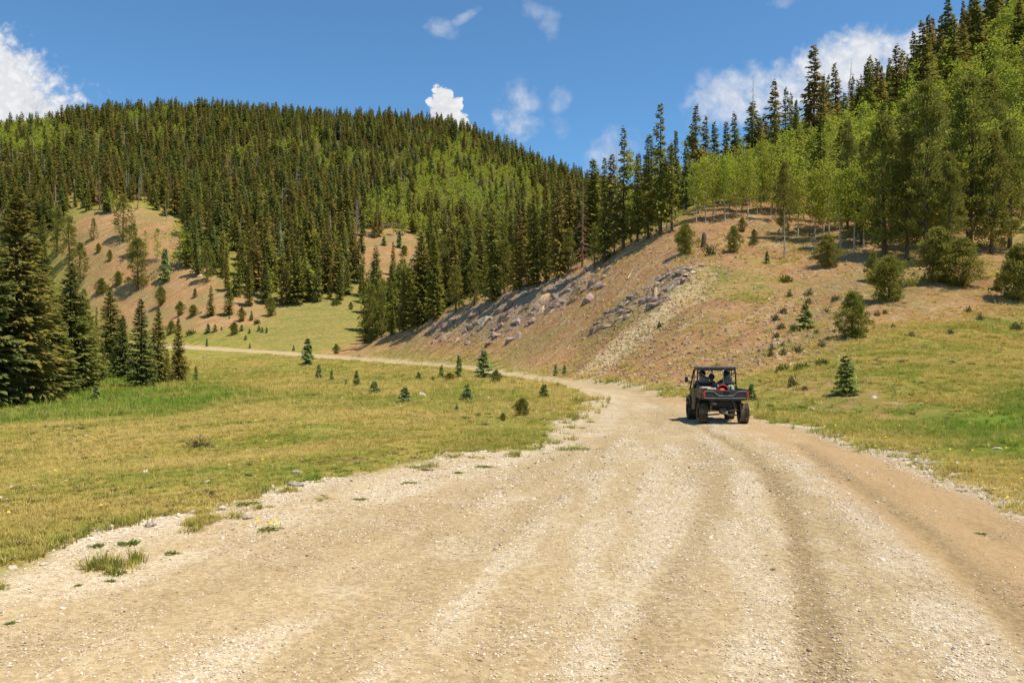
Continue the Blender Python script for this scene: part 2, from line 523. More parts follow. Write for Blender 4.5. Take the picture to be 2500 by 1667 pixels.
def Z(x, y):
    """height of the finished ground"""
    x = np.asarray(x, float)
    y = np.asarray(y, float)
    u, v = uv(x, y)
    i = np.clip(np.searchsorted(U, u) - 1, 0, NU - 2)
    fi = np.clip((u - U[i]) / (U[i + 1] - U[i]), 0, 1)
    t = (v - V[0]) / (V[1] - V[0])
    j = np.clip(np.floor(t).astype(int), 0, NV - 2)
    fj = np.clip(t - j, 0, 1)
    return (GZ[j, i] * (1 - fi) + GZ[j, i + 1] * fi) * (1 - fj) + (GZ[j + 1, i] * (1 - fi) + GZ[j + 1, i + 1] * fi) * fj


def look(field, x, y):
    u, v = uv(np.asarray(x, float), np.asarray(y, float))
    i = np.clip(np.searchsorted(U, u), 0, NU - 1)
    j = np.clip(np.rint((v - V[0]) / (V[1] - V[0])).astype(int), 0, NV - 1)
    return field[j, i]


_Ys = np.geomspace(3.5, 1100, 2600)


def hit(px, py):
    """where the sight line of a photo point meets the ground"""
    zr = EYE + (HOR - py) / FOC * _Ys
    zt = Z((px - 1250) / FOC * _Ys, _Ys)
    k = np.nonzero(zr < zt)[0]
    Y = _Ys[k[0]] if len(k) else _Ys[-1]
    x = (px - 1250) / FOC * Y
    return float(x), float(Y), float(Z(x, Y))

# ---------------------------------------------------------------- materials
S.render.engine = 'CYCLES'
S.cycles.max_bounces = 5
S.cycles.diffuse_bounces = 3
S.cycles.glossy_bounces = 2
S.cycles.transmission_bounces = 3
S.cycles.caustics_reflective = False
S.cycles.caustics_refractive = False


def new_mat(name):
    m = bpy.data.materials.new(name)
    m.use_nodes = True
    t = NT(m.node_tree)
    t.n.clear()
    t.out = t.node('ShaderNodeOutputMaterial')
    return m, t


def plain(name, col, rough=0.6, metal=0.0, var=0.12, vscale=12.0, bump=0.0, dust=0.0):
    m, t = new_mat(name)
    b = t.node('ShaderNodeBsdfPrincipled')
    tcx = t.node('ShaderNodeTexCoord')
    n = t.noise(tcx.outputs['Object'], vscale, 4)
    f = t.step(n, 0.3, 0.7)
    c = t.mix(f, [v * (1 - var) for v in col], [min(1, v * (1 + var)) for v in col])
    if dust:
        nd = t.noise(tcx.outputs['Object'], 3.0, 5)
        c = t.mix(t.math('MULTIPLY', t.step(nd, 0.40, 0.75), dust), c, (0.34, 0.25, 0.14))
    t.put(b.inputs['Base Color'], c)
    b.inputs['Roughness'].default_value = rough
    b.inputs['Metallic'].default_value = metal
    if rough > .85:
        b.inputs['Specular IOR Level'].default_value = 0.05
    if bump:
        bp = t.node('ShaderNodeBump')
        bp.inputs['Strength'].default_value = bump
        bp.inputs['Distance'].default_value = 0.02
        t.put(bp.inputs['Height'], n)
        t.put(b.inputs['Normal'], bp.outputs[0])
    t.l.new(b.outputs[0], t.out.inputs[0])
    return m


def leafy(name, ca, cb, cc, transl=0.25, spread=0.5, cd=None):
    """ca..cb from leaf to leaf, cc from tree to tree"""
    m, t = new_mat(name)
    oi = t.node('ShaderNodeObjectInfo')
    v = t.attr('var')
    c = t.mix(v, ca, cb)
    rn = oi.outputs['Random']
    if cd:                              # some trees towards cc, some towards cd
        c = t.mix(t.math('MULTIPLY', t.step(rn, 0.5, 1.0), spread), c, cc)
        c = t.mix(t.math('MULTIPLY', t.step(rn, 0.45, 0.0), spread), c, cd)
    else:
        c = t.mix(t.math('MULTIPLY', rn, spread), c, cc)
    d = t.node('ShaderNodeBsdfDiffuse')
    tr = t.node('ShaderNodeBsdfTranslucent')
    t.put(d.inputs[0], c)
    t.put(tr.inputs[0], c)
    mx = t.node('ShaderNodeMixShader')
    mx.inputs[0].default_value = transl
    t.l.new(d.outputs[0], mx.inputs[1])
    t.l.new(tr.outputs[0], mx.inputs[2])
    t.l.new(mx.outputs[0], t.out.inputs[0])
    return m


def tinted(name, stops, transl=0.25):
    """colour picked by the scattered point's own 'tint' value"""
    m, t = new_mat(name)
    r = t.node('ShaderNodeValToRGB')
    e = r.color_ramp.elements
    while len(e) < len(stops):
        e.new(0.5)
    for el, (p, c) in zip(e, stops):
        el.position = p
        el.color = (*c, 1)
    t.put(r.inputs[0], t.attr('tint', 'INSTANCER'))
    c = r.outputs[0]
    if transl:
        d = t.node('ShaderNodeBsdfDiffuse')
        tr = t.node('ShaderNodeBsdfTranslucent')
        t.put(d.inputs[0], c)
        t.put(tr.inputs[0], c)
        mx = t.node('ShaderNodeMixShader')
        mx.inputs[0].default_value = transl
        t.l.new(d.outputs[0], mx.inputs[1])
        t.l.new(tr.outputs[0], mx.inputs[2])
        t.l.new(mx.outputs[0], t.out.inputs[0])
    else:
        tcx = t.node('ShaderNodeTexCoord')
        n = t.noise(tcx.outputs['Object'], 3.0, 4)
        c = t.mix(t.step(n, 0.3, 0.7), c, (0.75, 0.72, 0.68), 'MULTIPLY')
        d = t.node('ShaderNodeBsdfDiffuse')
        t.put(d.inputs[0], c)
        t.l.new(d.outputs[0], t.out.inputs[0])
    return m


# ground: one material, mixed by where each kind of ground lies
gm, g = new_mat('ground')
geo = g.node('ShaderNodeNewGeometry')
pos = geo.outputs['Position']
nA = g.noise(pos, 0.25, 5)
nB = g.noise(pos, 1.3, 5)
nC = g.noise(pos, 7.0, 4)
nD = g.noise(pos, 38.0, 3, 0.7)
nE = g.noise(pos, 0.06, 4)
vor = g.node('ShaderNodeTexVoronoi')
g.put(vor.inputs['Vector'], pos)
vor.inputs['Scale'].default_value = 24
vor2 = g.node('ShaderNodeTexVoronoi')
g.put(vor2.inputs['Vector'], pos)
vor2.inputs['Scale'].default_value = 2.6
sw = g.node('ShaderNodeSeparateColor')
g.put(sw.inputs[0], vor.outputs['Color'])
sw2 = g.node('ShaderNodeSeparateColor')
g.put(sw2.inputs[0], vor2.outputs['Color'])
# meadow
dry = g.mix(g.step(nB, 0.35, 0.65), (0.36, 0.26, 0.07), (0.26, 0.225, 0.05))
dry = g.mix(g.step(nA, 0.45, 0.7), dry, (0.175, 0.185, 0.038))
dry = g.mix(g.math('MULTIPLY', g.step(nC, 0.55, 0.75), 0.5), dry, (0.24, 0.15, 0.07))
nM = g.noise(pos, 0.45, 5)
dry = g.mix(g.step(nM, 0.50, 0.62), dry, (0.165, 0.185, 0.036))
dry = g.mix(g.math('MULTIPLY', g.step(nM, 0.42, 0.34), 0.7), dry, (0.27, 0.165, 0.075))
lush = g.mix(g.step(nB, 0.3, 0.7), (0.13, 0.20, 0.028), (0.20, 0.235, 0.035))
# hill soil
soil = g.mix(g.step(nA, 0.35, 0.65), (0.42, 0.235, 0.095), (0.36, 0.18, 0.08))
soil = g.mix(g.step(nB, 0.45, 0.75), soil, (0.46, 0.30, 0.135))
soil = g.mix(g.math('MULTIPLY', g.step(nE, 0.45, 0.62), 0.65), soil, (0.25, 0.20, 0.065))
soil = g.mix(g.math('MULTIPLY', g.step(nC, 0.58, 0.72), 0.55), soil, (0.21, 0.14, 0.07))
soil = g.mix(g.math('MULTIPLY', g.step(sw2.outputs[0], 0.8, 0.9), 0.35), soil, (0.50, 0.40, 0.27))
upv = g.node('ShaderNodeVectorMath', operation='DOT_PRODUCT')
g.put(upv.inputs[0], pos)
upv.inputs[1].default_value = (.76, .65, .3)
acv = g.node('ShaderNodeVectorMath', operation='DOT_PRODUCT')
g.put(acv.inputs[0], pos)
acv.inputs[1].default_value = (-.65, .76, 0)
cs = g.node('ShaderNodeCombineXYZ')
g.put(cs.inputs[0], g.math('MULTIPLY', acv.outputs['Value'], 0.55))
g.put(cs.inputs[1], g.math('MULTIPLY', upv.outputs['Value'], 0.07))
nS = g.noise(cs.outputs[0], 1.0, 6, 0.65)                      # debris washed straight down the bank
soil = g.mix(g.math('MULTIPLY', g.step(nS, 0.52, 0.66), 0.75), soil, (0.29, 0.155, 0.085))
soil = g.mix(g.math('MULTIPLY', g.step(nS, 0.44, 0.34), 0.6), soil, (0.48, 0.36, 0.21))
soil = g.mix(g.math('MULTIPLY', g.step(g.noise(pos, 2.6, 6, .7), 0.56, 0.64), 0.6), soil, (0.20, 0.125, 0.085))
litter = g.mix(g.step(nB, 0.3, 0.7), (0.11, 0.085, 0.035), (0.16, 0.12, 0.05))
rock = g.mix(g.step(nB, 0.35, 0.65), (0.35, 0.225, 0.14), (0.33, 0.25, 0.185))
scree = g.mix(g.step(sw2.outputs[1], 0.2, 0.9), (0.50, 0.34, 0.15), (0.60, 0.47, 0.27))
# gravel road
grit = g.math('ADD', g.math('MULTIPLY', nD, 0.6), g.math('MULTIPLY', sw.outputs[0], 0.4))
tan = g.mix(g.step(grit, 0.32, 0.68), (0.38, 0.272, 0.145), (0.49, 0.368, 0.208))
white = g.mix(g.step(grit, 0.30, 0.6), (0.45, 0.342, 0.212), (0.62, 0.52, 0.375))
nwh = g.noise(pos, 0.8, 5)
wmask = g.math('MAXIMUM', g.math('MULTIPLY', g.step(nwh, 0.52, 0.68), 0.5), g.attr('white'))
road = g.mix(wmask, tan, white)
road = g.mix(g.math('MULTIPLY', g.attr('brown'), 0.85), road, g.mix(g.step(nD, .3, .7), (0.43, 0.27, 0.13), (0.50, 0.335, 0.175)))
dark = g.mix(g.step(grit, 0.35, 0.65), (0.26, 0.18, 0.085), (0.37, 0.265, 0.14))
road = g.mix(g.math('MULTIPLY', g.attr('dark'), 0.9), road, dark)
col = g.mix(g.attr('lush'), dry, lush)
col = g.mix(g.math('MULTIPLY', g.attr('meadow_far'), 0.75), col, g.mix(g.step(nB, .45, .62), g.mix(g.step(nA, .4, .65), (0.33, 0.255, 0.085), (0.235, 0.22, 0.06)), (0.19, 0.155, 0.055)))
brk = g.math('MULTIPLY', g.math('SUBTRACT', nB, 0.5), 1.2)
col = g.mix(g.step(g.math('ADD', g.attr('dirt'), brk), 0.25, 0.75), col, soil)
col = g.mix(g.attr('floor'), col, litter)
col = g.mix(g.step(g.math('ADD', g.attr('rock'), brk), 0.35, 0.85), col, rock)
col = g.mix(g.step(g.math('ADD', g.attr('scree'), brk), 0.3, 0.8), col, scree)
verge = g.mix(g.step(grit, 0.3, 0.62), (0.46, 0.355, 0.225), (0.62, 0.53, 0.395))
col = g.mix(g.step(g.math('ADD', g.attr('verge'), g.math('MULTIPLY', brk, .7)), 0.35, 0.75), col, verge)
col = g.mix(g.attr('road'), col, road)
bs = g.node('ShaderNodeBsdfDiffuse')
g.put(bs.inputs[0], col)
bs.inputs['Roughness'].default_value = 0.6
bmp = g.node('ShaderNodeBump')
bmp.inputs['Strength'].default_value = 0.75
bmp.inputs['Distance'].default_value = 0.05
hgt = g.math('ADD', g.math('MULTIPLY', nC, 1.6), g.math('ADD', g.math('MULTIPLY', nD, 0.35), g.math('MULTIPLY', sw.outputs[1], 0.12)))
g.put(bmp.inputs['Height'], hgt)
bmp2 = g.node('ShaderNodeBump')
bmp2.inputs['Distance'].default_value = 0.6
g.put(bmp2.inputs['Strength'], g.math('MULTIPLY', g.attr('dirt'), 0.55))
g.put(bmp2.inputs['Height'], g.math('ADD', nB, g.math('MULTIPLY', sw2.outputs[2], 0.25)))
g.put(bmp2.inputs['Normal'], bmp.outputs[0])
g.put(bs.inputs['Normal'], bmp2.outputs[0])
g.l.new(bs.outputs[0], g.out.inputs[0])

# ---------------------------------------------------------------- ground sheets (they meet vertex to vertex)
verts = np.stack([GX, GY, GZ], -1).reshape(-1, 3)
idx = np.arange(NU * NV).reshape(NV, NU)
quads = np.stack([idx[:-1, :-1], idx[:-1, 1:], idx[1:, 1:], idx[1:, :-1]], -1).reshape(-1, 4)


def fc(a):
    return ((a[:-1, :-1] + a[:-1, 1:] + a[1:, 1:] + a[1:, :-1]) / 4).ravel()


f_road = fc(M_road) > 0.5
f_far = fc((far_side & (GY > 150)).astype(float)) > 0.5
f_right = fc(((dR < dL) & (GPX > 780)).astype(float)) > 0.5
fY = fc(GY)
region = np.where(f_road, 0, np.where(f_far & ~((fc(GPX) > 1700)), 3, np.where(f_right & (fY > 46), 2, np.where(f_right, 4, 1))))
masks = dict(road=M_road, verge=M_verge, dirt=M_dirt, floor=M_floor, scree=M_scree, rock=M_rock, lush=M_lush, meadow_far=M_meadow_far, dark=M_dark, white=M_white, brown=M_brown)
GROUND = {}
for k, nm in enumerate(('gravel_road', 'meadow', 'hillside', 'far_hill', 'grassy_bank')):
    q = quads[region == k]
    used, inv = np.unique(q, return_inverse=True)
    me = mesh_np(nm, verts[used], inv.reshape(q.shape), gm, True, {a: b.ravel()[used] for a, b in masks.items()})
    GROUND[nm] = tag(link(nm, me), kind='structure')

# ---------------------------------------------------------------- plants as meshes
M_spruce = leafy('spruce_needles', (0.145, 0.155, 0.030), (0.33, 0.305, 0.066), (0.29, 0.19, 0.06), .38, .7, (0.15, 0.185, 0.058))
M_blue = leafy('young_spruce_needles', (0.19, 0.27, 0.085), (0.40, 0.47, 0.17), (0.34, 0.36, 0.08), .42, .6, (0.23, 0.33, 0.19))
M_pine = leafy('pine_needles', (0.15, 0.165, 0.030), (0.34, 0.32, 0.065), (0.26, 0.20, 0.055), .38)
M_aspen = leafy('aspen_leaves', (0.26, 0.32, 0.035), (0.47, 0.49, 0.07), (0.37, 0.345, 0.055), 0.4, 0.6)
M_sage = leafy('sagebrush_leaves', (0.11, 0.105, 0.05), (0.19, 0.18, 0.085), (0.12, 0.13, 0.035))
M_mat = leafy('juniper_needles', (0.13, 0.15, 0.022), (0.23, 0.225, 0.035), (0.12, 0.13, 0.04))
M_bark = plain('bark', (0.13, 0.085, 0.055), 0.9, var=0.35, vscale=6, bump=0.5)
M_white_bark = plain('aspen_bark', (0.42, 0.37, 0.25), 0.8, var=0.3, vscale=3)
M_dead = plain('dead_wood', (0.40, 0.335, 0.26), 0.9, var=0.35, vscale=5)
M_reddead = plain('dead_needles', (0.27, 0.17, 0.095), 0.9, var=0.35, vscale=2)


class Leaves:
    """collects diamond shaped sprays: two triangles bent along the middle"""
    def __init__(self):
        self.v, self.f, self.a = [], [], []
        self.n = 0

    def sprays(self, p, d, side, L, W, sag=0.0, var=None):
        """p base points, d directions, side vectors, L lengths, W widths (numpy rows)"""
        m = len(p)
        L = np.asarray(L)[:, None]
        W = np.asarray(W)[:, None]
        tip = p + d * L
        tip[:, 2] -= sag * L[:, 0]
        mid = p + d * L * 0.45
        q = np.stack([p, mid + side * W, tip, mid - side * W], 1)
        self.v.append(q.reshape(-1, 3))
        b = self.n + np.arange(m)[:, None] * 4
        self.f.append(np.concatenate([b + [0, 1, 2], b + [0, 2, 3]], 0))
        if var is None:
            var = rng.random(m)
        self.a.append(np.repeat(var, 4))
        self.n += 4 * m

    def mesh(self, name, mat):
        return mesh_np(name, np.concatenate(self.v), np.concatenate(self.f), mat, False, {'var': np.concatenate(self.a)})


def unit(v):
    return v / np.maximum(np.linalg.norm(v, axis=-1, keepdims=True), 1e-9)


def tubes(paths, sides=6):
    """paths: list of (points, radii); returns verts, quads"""
    V_, F_ = [], []
    n = 0
    for pts, rad in paths:
        pts = np.asarray(pts, float)
        k = len(pts)
        tg = unit(np.gradient(pts, axis=0))
        ref = np.where(np.abs(tg[:, 2:3]) > 0.8, [[1.0, 0, 0]], [[0, 0, 1.0]])
        a = unit(np.cross(tg, ref))
        b = np.cross(tg, a)
        th = np.arange(sides) / sides * 2 * math.pi
        ring = pts[:, None] + (a[:, None] * np.cos(th)[None, :, None] + b[:, None] * np.sin(th)[None, :, None]) * np.asarray(rad, float)[:, None, None]
        V_.append(ring.reshape(-1, 3))
        i = np.arange(k * sides).reshape(k, sides) + n
        F_.append(np.stack([i[:-1], np.roll(i[:-1], -1, 1), np.roll(i[1:], -1, 1), i[1:]], -1).reshape(-1, 4))
        n += k * sides
    return np.concatenate(V_), np.concatenate(F_)


def trunk_mesh(name, h, r0, mat, bend=0.15, top=1.0, sides=6, extra=()):
    k = 6
    t = np.linspace(0, top, k)
    pts = np.stack([np.sin(t * 3 + random.random() * 6) * bend * t, np.cos(t * 2.3 + random.random() * 6) * bend * t, t * h - 0.25 * (t == 0)], 1)
    v, f = tubes([(pts, r0 * (1 - 0.93 * t) * np.where(t == 0, 1.35, 1))] + list(extra), sides)
    return mesh_np(name, v, f, mat, True)


def spruce(name, lod, h=15.0, Rr=2.3, low=0.06, seed=0, mat=None, ragged=0.25, bare=0.0, pw=0.80, jz=.45):
    global rng
    rng = np.random.default_rng(1000 + seed)
    L = Leaves()
    nw, nb, ns = {0: (58, 10, 11), 1: (36, 8, 4), 2: (26, 7, 2), 3: (17, 9, 9)}[lod]
    big = {0: 0.80, 1: 1.35, 2: 2.2, 3: 1.0}[lod]
    P_, D_, S_, L_, W_ = [], [], [], [], []
    gap = rng.random(9) * ragged
    for i in range(nw):
        t = (i + rng.random() * .6) / nw               # 0 at the tip
        z0 = h * (1 - 0.01 - t * (1 - low))
        prof = (t ** pw) * (1 - 0.22 * max(0, t - 0.8) / 0.2)
        for j in range(nb):
            z = z0 + rng.normal(0, h / nw * jz)
            a = rng.random() * 2 * math.pi
            ln = Rr * prof * (0.72 + 0.38 * rng.random()) * (1 - gap[int((a / 6.2832 * 3 + t * 6)) % 9]) + 0.10
            if rng.random() < bare * (0.4 + t):
                continue
            rad = np.array([math.cos(a), math.sin(a), 0.0])
            tan_ = np.array([-math.sin(a), math.cos(a), 0.0])
            slope = 0.55 - 1.15 * t ** 0.7
            s = np.linspace(0.12, 1.0, ns + 1)
            p = np.array([0, 0, z]) + rad * (s * ln)[:, None]
            p[:, 2] += slope * s * ln * 0.75 + 0.16 * ln * s * s * s
            sg = np.where(np.arange(ns + 1) % 2 == 0, 1.0, -1.0)
            d = unit(rad * (0.55 + 0.6 * s)[:, None] + tan_ * (sg * (1.0 - 0.75 * s))[:, None] + np.stack([rng.normal(0, .2, ns + 1), rng.normal(0, .2, ns + 1), rng.normal(slope * .5 - .05, .22, ns + 1)], 1))
            ll = (0.26 * ln * (1.25 - 0.5 * s) + 0.18) * big * (0.75 + .5 * rng.random(ns + 1))
            up = unit(np.stack([rng.normal(0, .55, ns + 1), rng.normal(0, .55, ns + 1), np.ones(ns + 1)], 1))
            P_.append(p); D_.append(d); S_.append(unit(np.cross(d, up))); L_.append(ll); W_.append(ll * (0.24 if lod == 0 else 0.30))
    # leader
    P_.append(np.array([[0, 0, h * .965]])); D_.append(np.array([[0, 0, 1.0]])); S_.append(np.array([[1.0, 0, 0]])); L_.append([h * .04]); W_.append([h * .006 + .02])
    L.sprays(np.concatenate(P_), np.concatenate(D_), np.concatenate(S_), np.concatenate(L_), np.concatenate(W_), 0.18)
    return L.mesh(name, mat or M_spruce)


def pine(name, lod, h=12.0, Rr=3.0, low=0.12, seed=0, mat=None, full=1.0):
    global rng
    rng = np.random.default_rng(2000 + seed)
    L = Leaves()
    nc, nt = {0: (230, 40), 1: (150, 18), 2: (60, 11)}[lod]
    big = {0: 0.72, 1: 1.05, 2: 1.9}[lod]
    for c in range(nc):
        t = rng.random() ** 0.85
        z = h * (low + (1 - low) * t)
        env = Rr * max(0.12, math.sin(math.pi * min(1, (0.16 + 0.84 * t)) ** 0.9) ** 0.7 if t > .2 else (0.62 + t * 1.5)) * full
        a = rng.random() * 2 * math.pi
        lump = 0.74 + 0.34 * math.sin(a * 3 + t * 9 + seed) * math.sin(t * 14 + seed * 2) + .30 * math.sin(a * 2 - t * 7 + seed * 3)
        rr = env * lump * math.sqrt(rng.random() * .85 + .15)
        c0 = np.array([math.cos(a) * rr, math.sin(a) * rr, z])
        cs = (0.34 + 0.3 * rng.random()) * Rr * 0.42
        o = rng.normal(0, 1, (nt, 3))
        o = unit(o) * (rng.random(nt) ** .5)[:, None]
        o[:, 2] *= 0.6
        p = c0 + o * cs
        out = unit(np.array([math.cos(a), math.sin(a), 0.75]))
        d = unit(out[None] * 0.8 + o * 0.7 + rng.normal(0, .35, (nt, 3)))
        ll = (0.26 + .16 * rng.random(nt)) * big * Rr / 3.0 * 1.25
        sd_ = unit(np.cross(d, rng.normal(0, 1, (nt, 3))))
        L.sprays(p, d, sd_, ll, ll * 0.22, 0.0, np.clip(rng.random(nt) * .7 + .3 * rng.random(), 0, 1))
    return L.mesh(name, mat or M_pine)


def aspen(name, lod, h=10.0, Rr=1.7, low=0.38, seed=0, mat=None):
    global rng
    rng = np.random.default_rng(3000 + seed)
    L = Leaves()
    nc, nt = {0: (75, 26), 1: (48, 14), 2: (22, 9)}[lod]
    sz = {0: 0.20, 1: 0.30, 2: 0.55}[lod]
    for c in range(nc):
        t = rng.random()
        z = h * (low + (1 - low) * t)
        env = Rr * (max(0.05, 1 - (2 * t - 0.85) ** 2 * .8)) ** 0.6 * (1 if t < .8 else (1 - t) * 4 + .2)
        a = rng.random() * 2 * math.pi
        rr = env * math.sqrt(rng.random()) * (0.75 + .35 * math.sin(a * 2 + seed + t * 6))
        c0 = np.array([math.cos(a) * rr, math.sin(a) * rr, z])
        o = rng.normal(0, 1, (nt, 3)) * np.array([.34, .34, .26]) * Rr / 1.7
        d = unit(rng.normal(0, 1, (nt, 3)) + [0, 0, .2])
        sd_ = unit(np.cross(d, rng.normal(0, 1, (nt, 3))))
        ll = sz * (0.7 + .6 * rng.random(nt))
        L.sprays(c0 + o, d, sd_, ll, ll * .42, 0, np.clip(rng.random(nt) * .6 + .4 * rng.random(), 0, 1))
    return L.mesh(name, mat or M_aspen)


def limbs(h, r, n, t0, t1, length, seed, up=0.2):
    rr = random.Random(seed)
    out = []
    for i in range(n):
        t = t0 + (t1 - t0) * (i + rr.random()) / n
        a = rr.random() * 6.283
        ln = length * (1 - 0.75 * (t - t0) / (1 - t0 + 1e-6)) * (0.5 + .7 * rr.random())
        c = np.array([math.cos(a), math.sin(a), 0])
        s = np.array([0, .4, .75, 1.0])
        pts = np.array([0, 0, t * h]) + c * (s * ln)[:, None]
        pts[:, 2] += up * ln * s - 0.25 * ln * s * s + np.array([0, rr.random() - .5, rr.random() - .5, rr.random() - .5]) * .15 * ln
        out.append((pts, r * (1 - t) * np.array([.42, .3, .2, .08]) + .012))
    return out


def dead(name, h=14.0, seed=0, mat=None, n=60, length=1.8, broom=0):
    random.seed(seed)
    paths = [(np.array([[0, 0, -.2], [.05, 0, h * .3], [.1, .05, h * .65], [.12, .1, h]]), np.array([.2, .15, .09, .02]) * h / 14)]
    paths += limbs(h, .16, n, .10, .97, length, seed, -0.1)
    v, f = tubes(paths, 4)
    return mesh_np(name, v, f, mat or M_dead, False)


def bush(name, seed=0, n=260, mat=None, flat=0.75, L0=0.28, Wr=0.16):
    """a low mound of unit half width"""
    global rng
    rng = np.random.default_rng(4000 + seed)
    L = Leaves()
    o = unit(rng.normal(0, 1, (n, 3)))
    o[:, 2] = np.abs(o[:, 2])
    lump = 0.75 + .3 * np.sin(np.arctan2(o[:, 1], o[:, 0]) * 3 + seed)
    p = o * (rng.random(n) ** .4 * lump)[:, None] * .85
    p[:, 2] *= flat * 1.5
    d = unit(o + rng.normal(0, .35, (n, 3)) + [0, 0, .5])
    sd_ = unit(np.cross(d, rng.normal(0, 1, (n, 3))))
    ll = L0 * (.6 + .8 * rng.random(n))
    L.sprays(p, d, sd_, ll, ll * Wr, 0)
    return L.mesh(name, mat or M_sage)


def tuft(name, mat, n=16, h=0.16, spread=0.07, lean=0.45, wd=0.006, seed=0):
    global rng
    rng = np.random.default_rng(5000 + seed)
    a = rng.random(n) * 6.283
    b = np.stack([np.cos(a) * spread * rng.random(n), np.sin(a) * spread * rng.random(n), np.full(n, -.01)], 1)
    ln = h * (.55 + .7 * rng.random(n))
    out = np.stack([np.cos(a), np.sin(a), np.zeros(n)], 1) + rng.normal(0, .4, (n, 3)) * [1, 1, 0]
    tip = b + out * (ln * lean)[:, None] + np.array([0, 0, 1]) * ln[:, None]
    mid = b + out * (ln * lean * .3)[:, None] + np.array([0, 0, .6]) * ln[:, None]
    sd_ = unit(np.cross(out, [0, 0, 1.0])) * wd
    v = np.stack([b - sd_, b + sd_, mid + sd_ * .8, mid - sd_ * .8, tip], 1).reshape(-1, 3)
    i = np.arange(n)[:, None] * 5
    f = np.concatenate([i + [0, 1, 2], i + [0, 2, 3], i + [3, 2, 4]])
    return mesh_np(name, v, f, mat, False)


def stone(name, mat, seed=0, sub=2, flat=0.7, cuts=7):
    r = random.Random(seed)
    bm = bmesh.new()
    bmesh.ops.create_icosphere(bm, subdivisions=sub, radius=1.0)
    for _ in range(cuts):
        n = Vector((r.gauss(0, 1), r.gauss(0, 1), r.gauss(0, 1))).normalized()
        dd = 0.42 + 0.34 * r.random()
        for v in bm.verts:
            e = v.co.dot(n) - dd
            if e > 0:
                v.co -= n * e
    sx, sy = 1.0, .65 + .35 * r.random()
    for v in bm.verts:
        v.co.x *= sx
        v.co.y *= sy
        v.co.z *= flat
    me = bpy.data.meshes.new(name)
    bm.to_mesh(me)
    bm.free()
    me.materials.append(mat)
    return me


# ---------------------------------------------------------------- stuff: scattered copies as one object
def scatter(name, protos, pts, scale, rot, which, tint, mat=None, label=None):
    """pts (n,3); scale (n,) or (n,3); rot (n,3); which: prototype number; tint: 0..1 per copy"""
    pc = bpy.data.collections.new(name + '_kinds')
    for i, me in enumerate(protos):
        o = bpy.data.objects.new('%s_kind_%02d' % (name, i), me)
        pc.objects.link(o)
    n = len(pts)
    me = bpy.data.meshes.new(name)
    me.vertices.add(n)
    me.vertices.foreach_set('co', np.asarray(pts, np.float32).ravel())
    scale = np.asarray(scale, np.float32)
    if scale.ndim == 1:
        scale = np.repeat(scale[:, None], 3, 1)
    for an, typ, av in (('size', 'FLOAT_VECTOR', scale), ('turn', 'FLOAT_VECTOR', rot), ('tint', 'FLOAT', tint)):
        at = me.attributes.new(an, typ, 'POINT')
        at.data.foreach_set('vector' if typ == 'FLOAT_VECTOR' else 'value', np.asarray(av, np.float32).ravel())
    at = me.attributes.new('which', 'INT', 'POINT')
    at.data.foreach_set('value', np.asarray(which, np.int32))
    o = link(name, me)
    tag(o, label, None, None, 'stuff')
    ng = bpy.data.node_groups.new(name, 'GeometryNodeTree')
    ng.interface.new_socket('Geometry', in_out='INPUT', socket_type='NodeSocketGeometry')
    ng.interface.new_socket('Geometry', in_out='OUTPUT', socket_type='NodeSocketGeometry')
    gi = ng.nodes.new('NodeGroupInput')
    go = ng.nodes.new('NodeGroupOutput')
    ip = ng.nodes.new('GeometryNodeInstanceOnPoints')
    ci = ng.nodes.new('GeometryNodeCollectionInfo')
    ci.inputs['Collection'].default_value = pc
    ci.inputs['Separate Children'].default_value = True
    ci.inputs['Reset Children'].default_value = True

    def na(nm, typ):
        nd = ng.nodes.new('GeometryNodeInputNamedAttribute')
        nd.data_type = typ
        nd.inputs['Name'].default_value = nm
        return nd.outputs['Attribute']
    ng.links.new(gi.outputs[0], ip.inputs['Points'])
    ng.links.new(ci.outputs[0], ip.inputs['Instance'])
    ip.inputs['Pick Instance'].default_value = True
    ng.links.new(na('which', 'INT'), ip.inputs['Instance Index'])
    ng.links.new(na('size', 'FLOAT_VECTOR'), ip.inputs['Scale'])
    er = ng.nodes.new('FunctionNodeEulerToRotation')
    ng.links.new(na('turn', 'FLOAT_VECTOR'), er.inputs[0])
    ng.links.new(er.outputs[0], ip.inputs['Rotation'])
    ng.links.new(ip.outputs[0], go.inputs[0])
    md = o.modifiers.new('scatter', 'NODES')
    md.node_group = ng
    return o


def zrot(n, r=None, tilt=0.0):
    r = r or rng
    return np.stack([r.normal(0, tilt, n) if tilt else np.zeros(n), r.normal(0, tilt, n) if tilt else np.zeros(n), r.random(n) * 6.283], 1)


# kinds of tree: (crown mesh, trunk mesh, height it was built at)
SPR0 = [(spruce('spruce_crown', 0, 15, rr, .05, s, None, .28), 15) for s, rr in ((1, 2.9), (2, 2.6), (3, 3.3), (4, 2.4))]
SPR1 = [(spruce('spruce_crown', 1, 15, rr, .06, s, None, rg), 15) for s, rr, rg in ((11, 2.3, .3), (12, 2.0, .3), (13, 2.6, .4), (14, 1.75, .5), (15, 2.2, .45), (16, 1.6, .35))]
SPR2 = [(spruce('spruce_crown', 2, 15, rr, .08, s, None, .4), 15) for s, rr in ((21, 2.9), (22, 2.5), (23, 3.3), (24, 2.2), (25, 2.7))]
SKY1 = [(spruce('spruce_crown', 1, 15, rr, .12, s, None, .55, .38, .92, .5), 15) for s, rr in ((31, 3.0), (32, 2.6), (33, 3.3), (34, 2.3), (35, 2.8))]
YNG = [(spruce('young_spruce_crown', 3, 3, rr, .02, s, M_blue, .5, .25, 1.0, .22), 3) for s, rr in ((41, 1.05), (42, 1.25), (43, .9), (44, 1.4))]
